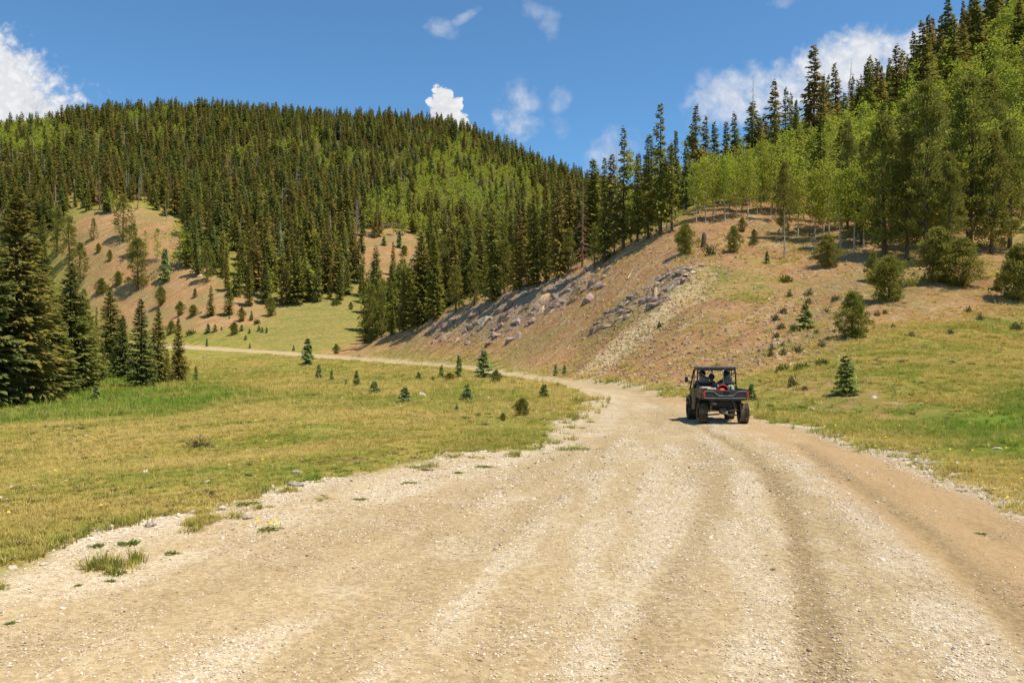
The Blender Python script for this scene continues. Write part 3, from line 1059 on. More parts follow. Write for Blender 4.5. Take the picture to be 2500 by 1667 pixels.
PIN0 = [(pine('pine_crown', 0, 12, rr, lw, s), 12) for s, rr, lw in ((1, 2.9, .10), (2, 2.5, .13), (3, 3.2, .08), (4, 2.7, .10))]
PIN1 = [(pine('pine_crown', 1, 12, rr, lw, s), 12) for s, rr, lw in ((11, 2.9, .03), (12, 3.2, .06), (13, 2.6, .04))]
PNB = [(pine('young_pine_crown', 0, 4, rr, .02, s), 4) for s, rr in ((21, 1.7), (22, 1.9), (23, 1.5))]
ASP0 = [(aspen('aspen_crown', 0, 10, rr, lw, s), 10) for s, rr, lw in ((1, 1.8, .30), (2, 1.55, .36), (3, 2.0, .26))]
ASP1 = [(aspen('aspen_crown', 1, 10, rr, lw, s), 10) for s, rr, lw in ((11, 1.8, .18), (12, 1.6, .26), (13, 2.1, .16), (14, 1.7, .2))]
ASPB = [(aspen('aspen_crown', 0, 10, 3.4, .03, 41), 10), (aspen('aspen_crown', 0, 10, 2.8, .05, 42), 10)]
ASP2 = [(aspen('aspen_crown', 2, 10, rr, .3, s), 10) for s, rr in ((21, 1.9), (22, 1.6), (23, 2.1))]
TR_S = trunk_mesh('spruce_trunk', 15, .22, M_bark, .12, .97)
TR_Y = trunk_mesh('young_spruce_trunk', 3, .06, M_bark, .03, .95)
TR_P = [trunk_mesh('pine_trunk', 12, .26, M_bark, .5, .92, 7, limbs(12, .3, 14, .2, .9, 2.6, s, .35)) for s in (1, 2, 3)]
TR_PB = trunk_mesh('young_pine_trunk', 4, .10, M_bark, .15, .9, 6, limbs(4, .1, 8, .1, .8, 1.3, 5, .5))
TR_A = [trunk_mesh('aspen_trunk', 10, .115, M_white_bark, .35, .93, 5, limbs(10, .1, 7, .4, .85, 1.2, s, .8)) for s in (1, 2, 3)]
DEAD = [dead('dead_tree', 14, 1, M_dead, 70, 1.6), dead('dead_tree', 14, 2, M_reddead, 110, 1.9), dead('dead_tree', 14, 3, M_dead, 60, .75)]
BUSH = [bush('sagebrush_leaves', s) for s in range(4)]
JUN = [bush('juniper_leaves', s + 10, 320, M_mat, .35, .24, .2) for s in range(2)]

N_TREE = {}


def tree(name, x, y, h, kind, i, wide=1.0, label=None, cat='tree', group=None, parts=True, z=None, turn=None):
    """one tree: an Empty at its foot, its trunk and its crown"""
    kinds, trunk = {'spruce0': (SPR0, TR_S), 'spruce1': (SPR1, TR_S), 'spruce2': (SPR2, TR_S), 'sky': (SKY1, TR_S), 'young': (YNG, TR_Y), 'pine0': (PIN0, TR_P), 'pine1': (PIN1, TR_P),
                    'pinebush': (PNB, TR_PB), 'aspen0': (ASP0, TR_A), 'aspen1': (ASP1, TR_A), 'aspen2': (ASP2, TR_A), 'aspenbush': (ASPB, TR_A)}[kind]
    crown, h0 = kinds[i % len(kinds)]
    if isinstance(trunk, list):
        trunk = trunk[i % len(trunk)]
    e = bpy.data.objects.new(name, None)
    COL.objects.link(e)
    e.empty_display_size = 0.2
    e.location = (x, y, float(Z(x, y)) - 0.05 if z is None else z)
    s = h / h0
    e.scale = (s * wide, s * wide, s)
    e.rotation_euler = (0, 0, (i * 2.399 + x) % 6.283 if turn is None else turn)
    tag(e, label, cat, group)
    link('trunk', trunk, e)
    link('crown', crown, e)
    N_TREE[name] = N_TREE.get(name, 0) + 1
    return e


def snag(x, y, h, k, label, group=None, wide=1.0):
    o = link('dead_tree', DEAD[k], None, (x, y, float(Z(x, y)) - .1))
    o.scale = (h / 14 * wide, h / 14 * wide, h / 14)
    o.rotation_euler = (0, 0, x % 6.28)
    return tag(o, label, 'dead tree', group)

# ---------------------------------------------------------------- trees one can name
_ti = [0]


def T(px, base, tip, kind, wide, name, label, cat='tree', group=None, sink=0.0):
    x, y, z = hit(px, base)
    h = (base - tip) / FOC * y
    _ti[0] += 1
    return tree(name, x, y, h, kind, _ti[0], wide, label, cat, group)


def TV(px, Y, tip, kind, wide, name, label, cat='tree', group=None):
    x = (px - 1250) / FOC * Y
    z = float(Z(x, Y))
    h = EYE + (HOR - tip) / FOC * Y - z
    _ti[0] += 1
    return tree(name, x, Y, h, kind, _ti[0], wide, label, cat, group)


SP, PI_, AS, YS, YP = 'spruce_tree', 'pine_tree', 'aspen_tree', 'young_spruce', 'young_pine'
G1 = 'spruces standing at the left edge of the meadow'
for t in (
    (46, 992, 462, 'spruce0', 1.40, SP, 'largest dark spruce at the left meadow edge, trunk bare near the ground'),
    (-55, 1000, 450, 'spruce0', 1.34, SP, 'tall spruce cut off by the left border of the photo'),
    (105, 962, 600, 'spruce0', 1.34, SP, 'tall spruce just right of the largest dark spruce at the meadow'),
    (172, 955, 640, 'spruce0', 1.40, SP, 'broad spruce right beside the tall left group, above the small round shrubby spruce'),
    (205, 948, 705, 'spruce0', 1.22, SP, 'slim spruce leaning into the right flank of the left spruce group'),
    (140, 965, 760, 'spruce0', 1.46, SP, 'shorter bushy spruce in front of the left spruce group'),
    (222, 925, 770, 'spruce0', 1.34, SP, 'low spruce filling the gap between the left group and the dense pair'),
    (270, 905, 700, 'spruce0', 1.34, SP, 'bluish spruce behind the gap, against the brown slope'),
    (236, 880, 748, 'spruce1', 0.73, SP, 'thin sparse spruce standing in front of the far gravel road at the left'),
    (300, 925, 770, 'spruce0', 1.34, SP, 'spruce pressed against the left side of the dense dark pair in the meadow'),
    (344, 948, 728, 'spruce0', 1.28, SP, 'dense dark spruce in the lush green grass, larger of the pair'),
    (386, 940, 750, 'spruce0', 1.04, SP, 'narrower spruce grown into the right side of the dense dark spruce'),
    (436, 936, 775, 'spruce0', 0.98, SP, 'slim spruce with a thin tip where the far gravel road comes into view'),
    (408, 930, 850, 'spruce1', 1.22, SP, 'short spruce between the dense pair and the slim spruce with a thin tip'),
    (250, 935, 830, 'spruce1', 1.34, SP, 'small full spruce at the foot of the left group, behind the lush grass'),
):
    T(*t, group=G1)
G2 = 'young conifers growing in the meadow by the road'
for t in (
    (478, 931, 893, 'young', .75, YS, 'tiny upright spruce right of the big meadow spruces in the green hollow'),
    (234, 985, 942, 'young', 1.2, YS, 'small round shrubby spruce on the lush grass before the left spruce group'),
    (751, 893, 826, 'young', 1.1, YS, 'blue-green young spruce on a bare little mound beside the far road'),
    (779, 927, 889, 'young', .95, YS, 'young spruce just below the one on the bare mound'),
    (810, 932, 901, 'young', .8, YS, 'thin young conifer right of the young spruce below the mound'),
    (845, 944, 925, 'young', .9, YS, 'very small spruce immediately left of a pointed young spruce with a thin tip'),
    (871, 944, 902, 'young', 1.0, YS, 'pointed young spruce with a thin tip in the dry meadow'),
    (914, 961, 928, 'young', 1.7, YS, 'wide skirted young spruce in the dry meadow left of the domed one'),
    (988, 984, 943, 'young', 2.0, YS, 'domed dark young spruce, the widest in the dry meadow'),
    (1022, 926, 907, 'young', 1.7, YS, 'squat young spruce below the far road bend'),
    (1057, 932, 918, 'young', 1.5, YS, 'tiny green spruce in the grass left of the three trees by the road'),
    (1078, 922, 890, 'young', .9, YS, 'small slender spruce beside a low pine bush near the road'),
    (1121, 924, 868, 'young', .85, YS, 'slender blue spruce behind the low pine bush near the road'),
    (1181, 923, 857, 'young', 1.3, YS, 'largest blue-green young spruce by the far road, broad at its foot'),
    (1140, 979, 936, 'young', 1.6, YS, 'young spruce with a thin leader and spreading skirt, mid meadow'),
    (1115, 1004, 984, 'young', 1.3, YS, 'small bright young spruce below the spreading one in mid meadow'),
    (1329, 972, 936, 'young', 1.7, YS, 'spreading young spruce at the inner edge of the road bend'),
    (1357, 916, 889, 'young', .95, YS, 'left of two young spruces at the foot of the pale scree'),
    (1378, 916, 889, 'young', 1.0, YS, 'right of two young spruces at the foot of the pale scree'),
    (1098, 931, 909, 'pinebush', 1.9, YP, 'low wide olive pine bush in front of the slender blue spruce'),
    (1211, 935, 904, 'pinebush', 1.3, YP, 'olive pine bush right of the largest blue-green young spruce'),
    (1275, 1017, 970, 'pinebush', 1.05, YP, 'open branched young pine in the grass near the road edge'),
    (1228, 1027, 1005, 'pinebush', 1.1, YP, 'small pine left of the open branched young pine'),
    (821, 864, 840, 'pinebush', 1.0, YP, 'round pine bush just above the far road'),
    (505, 846, 826, 'young', .8, YS, 'left small spruce on the upper edge of the far road'),
    (610, 851, 838, 'young', .9, YS, 'middle small spruce on the upper edge of the far road'),
    (717, 857, 842, 'young', 1.0, YS, 'right small spruce on the upper edge of the far road'),
    (2066, 963, 868, 'young', 1.15, YS, 'green young spruce alone on the right bank beyond the vehicle'),
    (1835, 977, 935, 'young', 1.4, YS, 'small young spruce directly right of the utility vehicle'),
    (1966, 806, 742, 'young', 1.25, YS, 'blue-green young spruce among grey shrubs on the right hillside'),
    (1873, 643, 612, 'young', 1.0, YS, 'small spruce at the upper rim of the bare slope'),
    (1841, 590, 560, 'pinebush', .8, YP, 'small pine bush under the aspens at the slope rim'),
    (2082, 826, 716, 'pinebush', .95, YP, 'full round young pine, the lowest on the right hillside'),
    (2171, 736, 627, 'pinebush', 1.05, YP, 'broad young pine with brownish tips on the right hillside'),
    (2133, 690, 616, 'pinebush', .7, YP, 'slim young pine behind the broad one with brownish tips'),
    (2021, 652, 576, 'pinebush', 1.05, YP, 'bushy young pine at the lower edge of the aspens'),
    (1673, 621, 548, 'pinebush', .85, YP, 'dense oval young pine on the crest of the bare slope'),
    (1791, 617, 553, 'pinebush', .85, YP, 'young pine with a clear shadow right of the crest'),
    (1812, 567, 532, 'pinebush', .8, YP, 'small pine under the first aspen trunks'),
    (2490, 736, 600, 'pinebush', .9, YP, 'dark pine bush cut by the right border of the photo'),
    (2440, 708, 676, 'pinebush', 1.5, YP, 'low pine bush just left of the one at the right border'),
    (2350, 700, 585, 'pinebush', 1.1, YP, 'big bushy pine at the foot of the tall pines'),
    (2290, 690, 560, 'pinebush', 1.0, YP, 'dense young pine left of the big bushy pine'),
):
    T(*t, cat='conifer', group=G2 if t[0] < 1400 else 'young conifers on the right hillside')
G3 = 'conifers scattered over the brown slope beyond the far road'
for t in (
    (335, 712, 586, 'pine0', 1.15, PI_, 'large rounded pine standing alone on the brown slope'),
    (403, 690, 611, 'young', .75, YS, 'neat bluish spruce right of the large rounded pine on the brown slope'),
    (196, 694, 598, 'pine1', .9, PI_, 'dark pine left of the brown slope, above the left spruces'),
    (140, 628, 505, 'pine1', 1.0, PI_, 'tall ragged pine at the upper left rim of the brown slope'),
    (170, 640, 530, 'pine1', .9, PI_, 'second ragged pine at the upper left rim of the brown slope'),
    (300, 590, 478, 'pine1', .9, PI_, 'dark pine above the brown slope under the forest edge'),
    (325, 632, 540, 'pine1', .9, PI_, 'dark pine behind the large rounded pine'),
    (228, 589, 535, 'pine1', .8, PI_, 'small pine at the upper end of the brown slope'),
    (240, 619, 596, 'pinebush', .7, YP, 'small bush pine high on the brown slope, left of its pair'),
    (268, 639, 611, 'pinebush', .65, YP, 'small bush pine high on the brown slope, right of its pair'),
    (247, 719, 682, 'pinebush', 1.1, YP, 'wide dark pine bush low on the brown slope'),
    (288, 700, 666, 'pinebush', .8, YP, 'narrow pine bush left of the large rounded pine'),
    (393, 747, 702, 'pinebush', .9, YP, 'pine bush below the large rounded pine'),
    (440, 771, 738, 'pinebush', .9, YP, 'small pine bush in a row of three below the brown slope'),
    (472, 772, 745, 'pinebush', 1.1, YP, 'rightmost of three small pine bushes below the brown slope'),
    (476, 727, 705, 'pinebush', .8, YP, 'single round bush on the middle of the brown slope'),
    (418, 816, 785, 'pinebush', 1.1, YP, 'dark bush just above the far road near the slim spruce'),
    (572, 818, 788, 'pinebush', .9, YP, 'dark round bush on the slope above the far road'),
    (661, 772, 727, 'pinebush', .9, YP, 'olive pine at the right foot of the brown slope'),
    (590, 786, 753, 'pinebush', .8, YP, 'olive pine bush under the dense spruces'),
    (515, 773, 698, 'spruce1', 1.35, SP, 'conical spruce at the lower front of the dense forest, left one'),
    (559, 769, 687, 'spruce1', 1.3, SP, 'conical spruce at the lower front of the dense forest, right one'),
    (608, 748, 640, 'spruce1', 1.15, SP, 'broad dark spruce ahead of the dense forest, on bare soil'),
    (650, 742, 650, 'spruce1', 1.1, SP, 'dark spruce with drooping lower boughs at the forest front'),
    (690, 745, 655, 'spruce1', 1.1, SP, 'dark spruce where the forest front meets the green gully'),
    (745, 735, 625, 'spruce1', 1.0, SP, 'brownish spruce beside the green gully'),
    (505, 690, 590, 'pine1', .8, PI_, 'grey-green pine with dead lower limbs at the forest front'),
    (614, 783, 760, 'young', 1.0, YS, 'small pointed spruce low on the slope above the far road'),
    (806, 731, 660, 'spruce1', 1.1, SP, 'left spruce of the row along the green gully'),
    (830, 733, 640, 'spruce1', 1.0, SP, 'tallest spruce of the row along the green gully'),
    (880, 725, 650, 'spruce1', 1.0, SP, 'spruce of the row along the green gully, beside bare soil'),
    (905, 735, 668, 'spruce1', 1.1, SP, 'spruce in the bare patch right of the green gully'),
    (960, 672, 590, 'spruce1', 1.0, SP, 'dark spruce in the middle of the small bare patch'),
    (987, 625, 600, 'pinebush', 1.2, YP, 'round bush on the small bare patch'),
    (938, 600, 578, 'young', 1.2, YS, 'little spruce at the top of the small bare patch'),
    (975, 606, 566, 'young', .9, YS, 'slim spruce at the top right of the small bare patch'),
    (857, 756, 738, 'pinebush', 1.0, YP, 'round bush on the green gully floor'),
):
    T(*t, group=G3)
for i, (px, b, tp) in enumerate(((508, 813, 790), (525, 811, 793), (541, 806, 797), (590, 809, 793), (609, 814, 802), (632, 809, 795), (651, 813, 799), (640, 812, 799), (560, 778, 770), (600, 830, 818))):
    T(px, b, tp, 'young', 1.3, YS, 'tiny dark conifer seedling above the far road, ' + ('first from the left', 'second from the left', 'third from the left', 'in the middle of the row', 'right of the middle', 'third from the right', 'last on the right', 'squeezed between the last two', 'higher on bare soil', 'right at the road edge')[i], 'conifer', 'seedlings above the far road')
G4 = 'spruces along the crest of the bare slope'
G4P = 'pines along the crest of the bare slope'
for t in (
    (893, 838, 775, 'spruce1', 1.35, SP, 'lowest spruce of the crest, at the left end of the bare slope'),
    (932, 824, 700, 'pine1', .75, PI_, 'grey-green half dead pine near the left end of the crest'),
    (958, 818, 740, 'spruce1', 1.0, SP, 'short spruce behind the half dead pine at the left end of the crest'),
    (985, 810, 655, 'spruce1', .9, SP, 'spruce left of the two tall twin spruces on the crest'),
    (1028, 792, 566, 'spruce0', 1.05, SP, 'left one of the two tall twin spruces on the crest'),
    (1060, 780, 574, 'spruce0', 1.0, SP, 'right one of the two tall twin spruces on the crest'),
    (1112, 764, 650, 'pine1', .9, PI_, 'round olive pine right of the twin spruces'),
    (1158, 746, 625, 'pine1', .95, PI_, 'round olive pine with dead grey limbs on the crest'),
    (1203, 738, 500, 'spruce1', .95, SP, 'tall pointed spruce right of the olive pines on the crest'),
    (1232, 722, 590, 'pine1', .85, PI_, 'dark pine at the foot of the tall pointed spruce'),
    (1262, 712, 548, 'spruce1', .95, SP, 'full spruce on the crest above the middle of the rock band'),
    (1290, 702, 600, 'pine1', .8, PI_, 'low crooked pine on the crest above the rock band'),
    (1303, 696, 468, 'spruce1', .85, SP, 'tall narrow spruce above the rock band, left of its twin'),
    (1334, 690, 452, 'spruce1', .85, SP, 'tall narrow spruce above the rock band, right twin'),
    (1362, 678, 440, 'spruce1', .9, SP, 'tall dark spruce left of the reddish dead tree'),
    (1388, 668, 560, 'pine1', .85, PI_, 'shady pine under the tall dark spruces at the crest'),
    (1452, 652, 545, 'pine1', .9, PI_, 'olive pine right of the reddish dead tree'),
    (1476, 640, 384, 'spruce1', .85, SP, 'slender spruce topping the far ridge line, first against the sky'),
    (1500, 622, 520, 'pine1', .8, PI_, 'dark pine leaning over the crest at the fallen logs'),
    (1522, 608, 310, 'sky', .85, SP, 'ragged tall spruce against the blue sky above the crest'),
    (1556, 592, 376, 'sky', .85, SP, 'medium spruce right of the ragged tall one on the crest'),
    (1582, 585, 362, 'sky', .8, SP, 'thin spruce between two taller ones on the crest'),
    (1612, 575, 251, 'sky', .92, SP, 'tallest spruce on the crest, its top high in the blue sky'),
    (1640, 566, 345, 'sky', .85, SP, 'medium spruce just right of the tallest on the crest'),
):
    T(*t, group=G4 if t[5] == SP else G4P)
x_, y_, _ = hit(1422, 652)
snag(x_, y_, (652 - 446) / FOC * y_, 1, 'reddish dead conifer still full of twigs on the crest', wide=1.1)
x_, y_, _ = hit(1395, 664)
snag(x_, y_, (664 - 560) / FOC * y_, 0, 'grey dead pine skeleton on the crest left of the reddish dead tree')
x_, y_, _ = hit(685, 660)
snag(x_, y_, (660 - 535) / FOC * y_, 0, 'pale dead conifer in the dense forest front')
x_, y_, _ = hit(1915, 632)
snag(x_, y_, (632 - 505) / FOC * y_, 0, 'bare grey small tree standing on the slope below the aspens')
# skyline of the right hill
G5 = 'conifers on the skyline of the right hill'
for (px, tip, wd, lab) in (
        (1700, 256, .9, 'left one of four slim conifers on the skyline before the big dead-topped tree'),
        (1722, 283, 1.0, 'second of four slim conifers on the skyline before the dead-topped tree'),
        (1744, 298, 1.0, 'third of four slim conifers on the skyline, with a gappy crown'),
        (1773, 297, 1.1, 'fourth slim conifer, densest of those before the dead-topped tree'),
        (1838, 250, 1.6, 'broad spruce with a dead bare top spike on the skyline'),
        (1890, 196, 1.0, 'tall spruce right of the dead-topped one on the skyline'),
        (1919, 212, .8, 'slim conifer in front of the white cloud, left of the tall ragged spruce'),
        (1932, 228, .7, 'thin conifer next to the tall ragged spruce'),
        (1944, 243, .8, 'short conifer tucked against the tall ragged spruce'),
        (1986, 112, 1.15, 'tall ragged spruce before the white cloud, thick at its foot'),
        (2010, 184, .8, 'conifer just right of the tall ragged spruce'),
        (2022, 182, .8, 'conifer between the tall ragged spruce and the leaning dead spike'),
        (2038, 155, .9, 'pointed conifer beside the leaning dead spike'),
        (2062, 226, 1.1, 'low bushy conifer right of the leaning dead spike'),
        (2082, 181, .7, 'left one of two thin conifers in front of the cloud'),
        (2093, 193, .7, 'right one of two thin conifers in front of the cloud'),
        (2122, 136, .95, 'upright dark conifer in the middle of the cloud'),
        (2140, 144, .8, 'conifer right of the upright dark one in the cloud'),
        (2152, 160, .8, 'shorter conifer of the trio in the cloud'),
        (2190, 109, 1.1, 'open branched conifer with gaps on the skyline'),
        (2216, 170, .7, 'small conifer between the open branched one and the layered tall one'),
        (2252, 52, 1.1, 'tall layered spruce with a fine point on the right skyline'),
        (2268, 83, .8, 'thin spruce hugging the tall layered one'),
        (2300, 90, .9, 'dark conifer left of the dense trio at the upper right'),
        (2326, 37, 1.1, 'left one of the dense trio of conifers at the upper right'),
        (2350, 57, 1.1, 'middle one of the dense trio of conifers at the upper right'),
        (2385, -12, 1.4, 'biggest conifer at the upper right, reaching the top border'),
        (2425, 78, .9, 'small conifer right of the biggest one at the upper right'),
        (2440, 70, 1.0, 'dark conifer before the cloud at the upper right'),
        (2462, 95, .9, 'shortest conifer before the cloud at the upper right'),
        (2488, 3, 1.3, 'conifer at the top right corner of the photo')):
    TV(px, float(ridgeY(px)) + 2 + (px * 7 % 11), tip, 'sky', wd * (1.1 if px < 2150 else 1.12), SP, lab, 'tree', G5)
for (px, Y, tip, k, lab, wd) in ((1838, 139, 176, 0, 'dead bare spike above the broad spruce on the skyline', .5), (2056, 146, 142, 2, 'leaning dead spike on the skyline before the cloud', .7)):
    x = (px - 1250) / FOC * Y
    z = float(Z(x, Y))
    o = snag(x, Y, EYE + (HOR - tip) / FOC * Y - z, k, lab, None, wd)
    if px > 2000:
        o.rotation_euler = (0, R(5), 0)
# tall pines in the right wood
G6 = 'tall pines at the front of the right wood'
for t in ((2262, 640, 208, 'pine0', 0.74, PI_, 'tall dark pine with a narrow top in the middle of the right wood'),
          (2160, 625, 290, 'pine0', 0.74, PI_, 'broad dark pine at the left front of the right wood, thick trunk in shade'),
          (2215, 635, 330, 'pine0', 0.70, PI_, 'dark pine between the broad one and the tall narrow topped one'),
          (2365, 610, 200, 'pine0', 0.78, PI_, 'tall olive pine in the right wood, right of the narrow topped one'),
          (2320, 640, 380, 'pine0', 0.74, PI_, 'mid-height pine in front of the tall olive pine'),
          (2420, 620, 330, 'pine0', 0.70, PI_, 'olive pine near the right border, with a bare lower stem'),
          (2465, 610, 300, 'pine0', 0.70, PI_, 'pine at the right border behind the small dark bush'),
          (1915, 590, 400, 'pine0', 0.58, PI_, 'dull brownish pine among the first aspens'),
          (2070, 560, 300, 'pine0', 0.55, PI_, 'dark pine standing in the aspens left of the right wood'),
          (2440, 480, 250, 'pine1', .9, PI_, 'olive pine high in the right wood near the border')):
    T(*t, group=G6)
# aspens at the rim, trunks in view
G7 = 'aspens with pale trunks at the rim of the slope'
for (px, b, tip, wd, lab) in (
        (1627, 566, 420, .9, 'aspen with a two-stemmed pale trunk at the left end of the aspens'),
        (1700, 546, 400, .9, 'leftmost aspen of the rim group, thin pale trunk'),
        (1722, 545, 388, 1.0, 'second aspen of the rim group from the left'),
        (1742, 538, 375, 1.0, 'aspen with the whitest straight trunk in the rim group'),
        (1770, 540, 380, 1.0, 'aspen with a drooping bright green crown in the rim group'),
        (1798, 532, 392, .9, 'aspen right of the drooping one, tall bare trunk'),
        (1826, 530, 368, .9, 'aspen with a dark bare trunk at the rim'),
        (1858, 520, 345, .9, 'aspen with pale twin stems at the rim, under the dead-topped spruce'),
        (1885, 518, 350, 1.0, 'aspen right of the pale twin stems'),
        (1948, 578, 430, 1.1, 'low bright aspen in front of the wood, left of the bushy pine'),
        (1990, 590, 415, 1.0, 'aspen behind the bushy pine, full bright crown'),
        (2025, 585, 400, 1.0, 'aspen with a tall trunk right of the bushy pine'),
        (2052, 605, 415, 1.0, 'aspen with a dark lower trunk before the right wood'),
        (2085, 608, 400, 1.0, 'aspen next to the broad dark pine'),
        (2108, 606, 420, .9, 'last aspen before the broad dark pine')):
    T(px, b, tip, 'aspen0', wd, AS, lab, 'tree', G7)

# ---------------------------------------------------------------- forests: the nearest as single trees, the rest as one mass each
rng = np.random.default_rng(11)


def jgrid(x0, x1, y0, y1, s, jit=.85):
    xs = np.arange(x0, x1, s)
    ys = np.arange(y0, y1, s)
    a, b = np.meshgrid(xs, ys)
    a = a.ravel() + (rng.random(a.size) - .5) * s * jit
    b = b.ravel() + (rng.random(b.size) - .5) * s * jit
    return a, b


def pxof(x, y):
    return topix(x, y, Z(x, y))


FX, FY, FH, FK = [], [], [], []      # plan place, height, kind 0 spruce, 1 aspen, 2 dead, 3 pine


def add(x, y, h, k):
    FX.append(x); FY.append(y); FH.append(h); FK.append(np.broadcast_to(k, x.shape).astype(int))


# far hill
x, y = jgrid(-620, 520, 205, 860, 5.6)
px, py = pxof(x, y)
ok = (px > -330) & (px < 2700)
lim = np.where(px < 850, 255, ridgeY(px) + 45)
ok &= y > lim
nz = fbm(x, y, 60, 3, 71)
jx = px + fbm(x, y, 25, 3, 5) * 34 + rng.normal(0, 12, x.size)
jy = py + fbm(x, y, 25, 3, 6) * 26 + rng.normal(0, 9, x.size)
clear = inpoly(jx, jy, [(-600, 1000), (-600, 720), (60, 640), (165, 530), (330, 510), (350, 545), (465, 560), (478, 690), (520, 705), (600, 735), (660, 750), (740, 745), (760, 705), (900, 720), (860, 900)])
clear |= inpoly(jx, jy, [(875, 560), (935, 560), (1030, 590), (1060, 640), (1060, 720), (930, 740), (880, 700), (870, 620)])
clear |= inpoly(jx, jy, [(330, 505), (420, 515), (410, 560), (350, 560)])
ok &= ~clear
asp = inpoly(jx, jy, [(880, 560), (960, 455), (1040, 400), (1110, 372), (1200, 390), (1290, 440), (1350, 500), (1330, 580), (1220, 620), (1060, 580), (940, 580)]) & (nz > -.4) & (rng.random(x.size) < .76)
asp |= inpoly(jx, jy, [(-100, 330), (40, 305), (170, 335), (120, 400), (-50, 380)]) & (rng.random(x.size) < .8)
asp |= inpoly(jx, jy, [(360, 330), (440, 320), (430, 370), (370, 370)]) & (rng.random(x.size) < .6)
asp |= inpoly(jx, jy, [(540, 370), (620, 370), (640, 420), (560, 420)]) & (rng.random(x.size) < .5)
asp |= inpoly(jx, jy, [(700, 330), (800, 330), (840, 430), (720, 420)]) & (rng.random(x.size) < .3)
asp |= rng.random(x.size) < .03
nz2 = fbm(x, y, 38, 3, 77)
asp |= (nz2 > .42) & (y > 330) & (rng.random(x.size) < .6)
deadm = (rng.random(x.size) < .21) & (y > 330) & ~asp
k = np.where(asp, 1, np.where(deadm, 2, 0))
h = np.where(asp, 8.5 + 3 * rng.random(x.size), 10 + 10.5 * rng.random(x.size) ** 1.4 + 2.5 * nz)
h = np.where(deadm, h * .85, h)
# steep low front of the forest: tall, closed stand
ok &= rng.random(x.size) < np.where(asp, .95, .93)
add(x[ok], y[ok], h[ok], k[ok])
# pale green aspen clump and pines by the brown slope
# wood behind the crest
x, y = jgrid(-60, 60, 112, 250, 4.2)
px, py = pxof(x, y)
ok = (px > 900) & (px < 1700) & (y > ridgeY(px) + 3) & (y < ridgeY(px) + 46)
ok &= ~((px > 1440) & (rng.random(x.size) < .62))
k = np.where(rng.random(x.size) < .13, 3, np.where((px > 1480) & (rng.random(x.size) < .35), 1, 0))
k = np.where(rng.random(x.size) < .05, 2, k)
add(x[ok], y[ok], (10 + 5.5 * rng.random(x.size))[ok], k[ok])
# right hill
x, y = jgrid(28, 175, 80, 215, 3.1)
px, py = pxof(x, y)
fr = np.interp(px, [1650, 1690, 1800, 1900, 2000, 2100, 2200, 2320, 2500, 2800], [540, 535, 515, 545, 585, 600, 592, 585, 580, 580])
ok = (px > 1650) & (px < 2750) & (py < fr) & (y < ridgeY(px) + 26)
piney = inpoly(px, py, [(2080, 640), (2080, 480), (2150, 380), (2500, 330), (2700, 330), (2700, 640)])
u_ = rng.random(x.size)
k = np.where(piney, np.where(u_ < .22, 3, np.where(u_ < .95, 1, 0)), np.where(u_ < .075, 0, np.where(u_ < .10, 3, 1)))
h = np.where(k == 1, 8 + 5 * rng.random(x.size), np.where(k == 0, 8 + 7 * rng.random(x.size), 8 + 4 * rng.random(x.size)))
h = np.where(k == 1, h * np.interp(px, [1680, 1880, 2050, 2250], [.60, .70, .88, 1.0]), h)
ok &= ~(piney & (rng.random(x.size) < .35))
add(x[ok], y[ok], h[ok], k[ok])
FX, FY, FH, FK = map(np.concatenate, (FX, FY, FH, FK))
FZ = Z(FX, FY)
fpx, _ = topix(FX, FY, FZ)
FS = FH / FY                                     # how tall each shows
inview = (fpx > -60) & (fpx < 2560)


def blocked(x, y, z, h):
    """is even the top of the tree hidden behind nearer ground"""
    out = np.ones(x.shape, bool)
    zt = z + h
    s = np.linspace(.05, .97, 60)
    for i in range(0, len(x), 4000):
        xs, ys = x[i:i + 4000, None] * s, y[i:i + 4000, None] * s
        line = EYE + (zt[i:i + 4000, None] - EYE) * s
        out[i:i + 4000] = (Z(xs, ys) > line).any(1)
    return out


HID = blocked(FX, FY, FZ, FH)
keep = ~HID
FX, FY, FZ, FH, FK, FS, fpx, inview = (a[keep] for a in (FX, FY, FZ, FH, FK, FS, fpx, inview))
single = np.zeros(len(FX), bool)
for k, nm in ((0, SP), (1, AS), (3, PI_), (2, 'dead_tree')):
    c = np.nonzero((FK == k) & inview)[0]
    room = 296 - N_TREE.get(nm, 0) - (6 if k == 2 else 0)
    room = min(room, {0: 300, 1: 300, 3: 150, 2: 90}[k])
    single[c[np.argsort(-FS[c])[:room]]] = True


ORD = ('nearest second third fourth fifth sixth seventh eighth ninth tenth eleventh twelfth thirteenth fourteenth fifteenth sixteenth seventeenth '
       'eighteenth nineteenth twentieth twenty-first twenty-second twenty-third twenty-fourth twenty-fifth twenty-sixth twenty-seventh twenty-eighth '
       'twenty-ninth thirtieth thirty-first thirty-second thirty-third thirty-fourth thirty-fifth thirty-sixth thirty-seventh thirty-eighth thirty-ninth fortieth').split()
MARK_R = [(1680, 'the oval pine on the crest'), (1735, 'the four slim skyline conifers'), (1800, 'the gap beside the dead-topped spruce'), (1838, 'the dead-topped spruce'), (1890, 'the spruce right of the dead-topped one'), (1935, 'the start of the white cloud'),
          (1986, 'the tall ragged spruce'), (2040, 'the leaning dead spike'), (2088, 'the two thin cloud conifers'), (2130, 'the cloud trio'), (2190, 'the open branched conifer'), (2252, 'the tall layered spruce'),
          (2326, 'the dense upper trio'), (2385, 'the biggest upper conifer'), (2440, 'the short cloud conifers'), (2488, 'the top corner conifer'), (2540, 'the right photo border')]
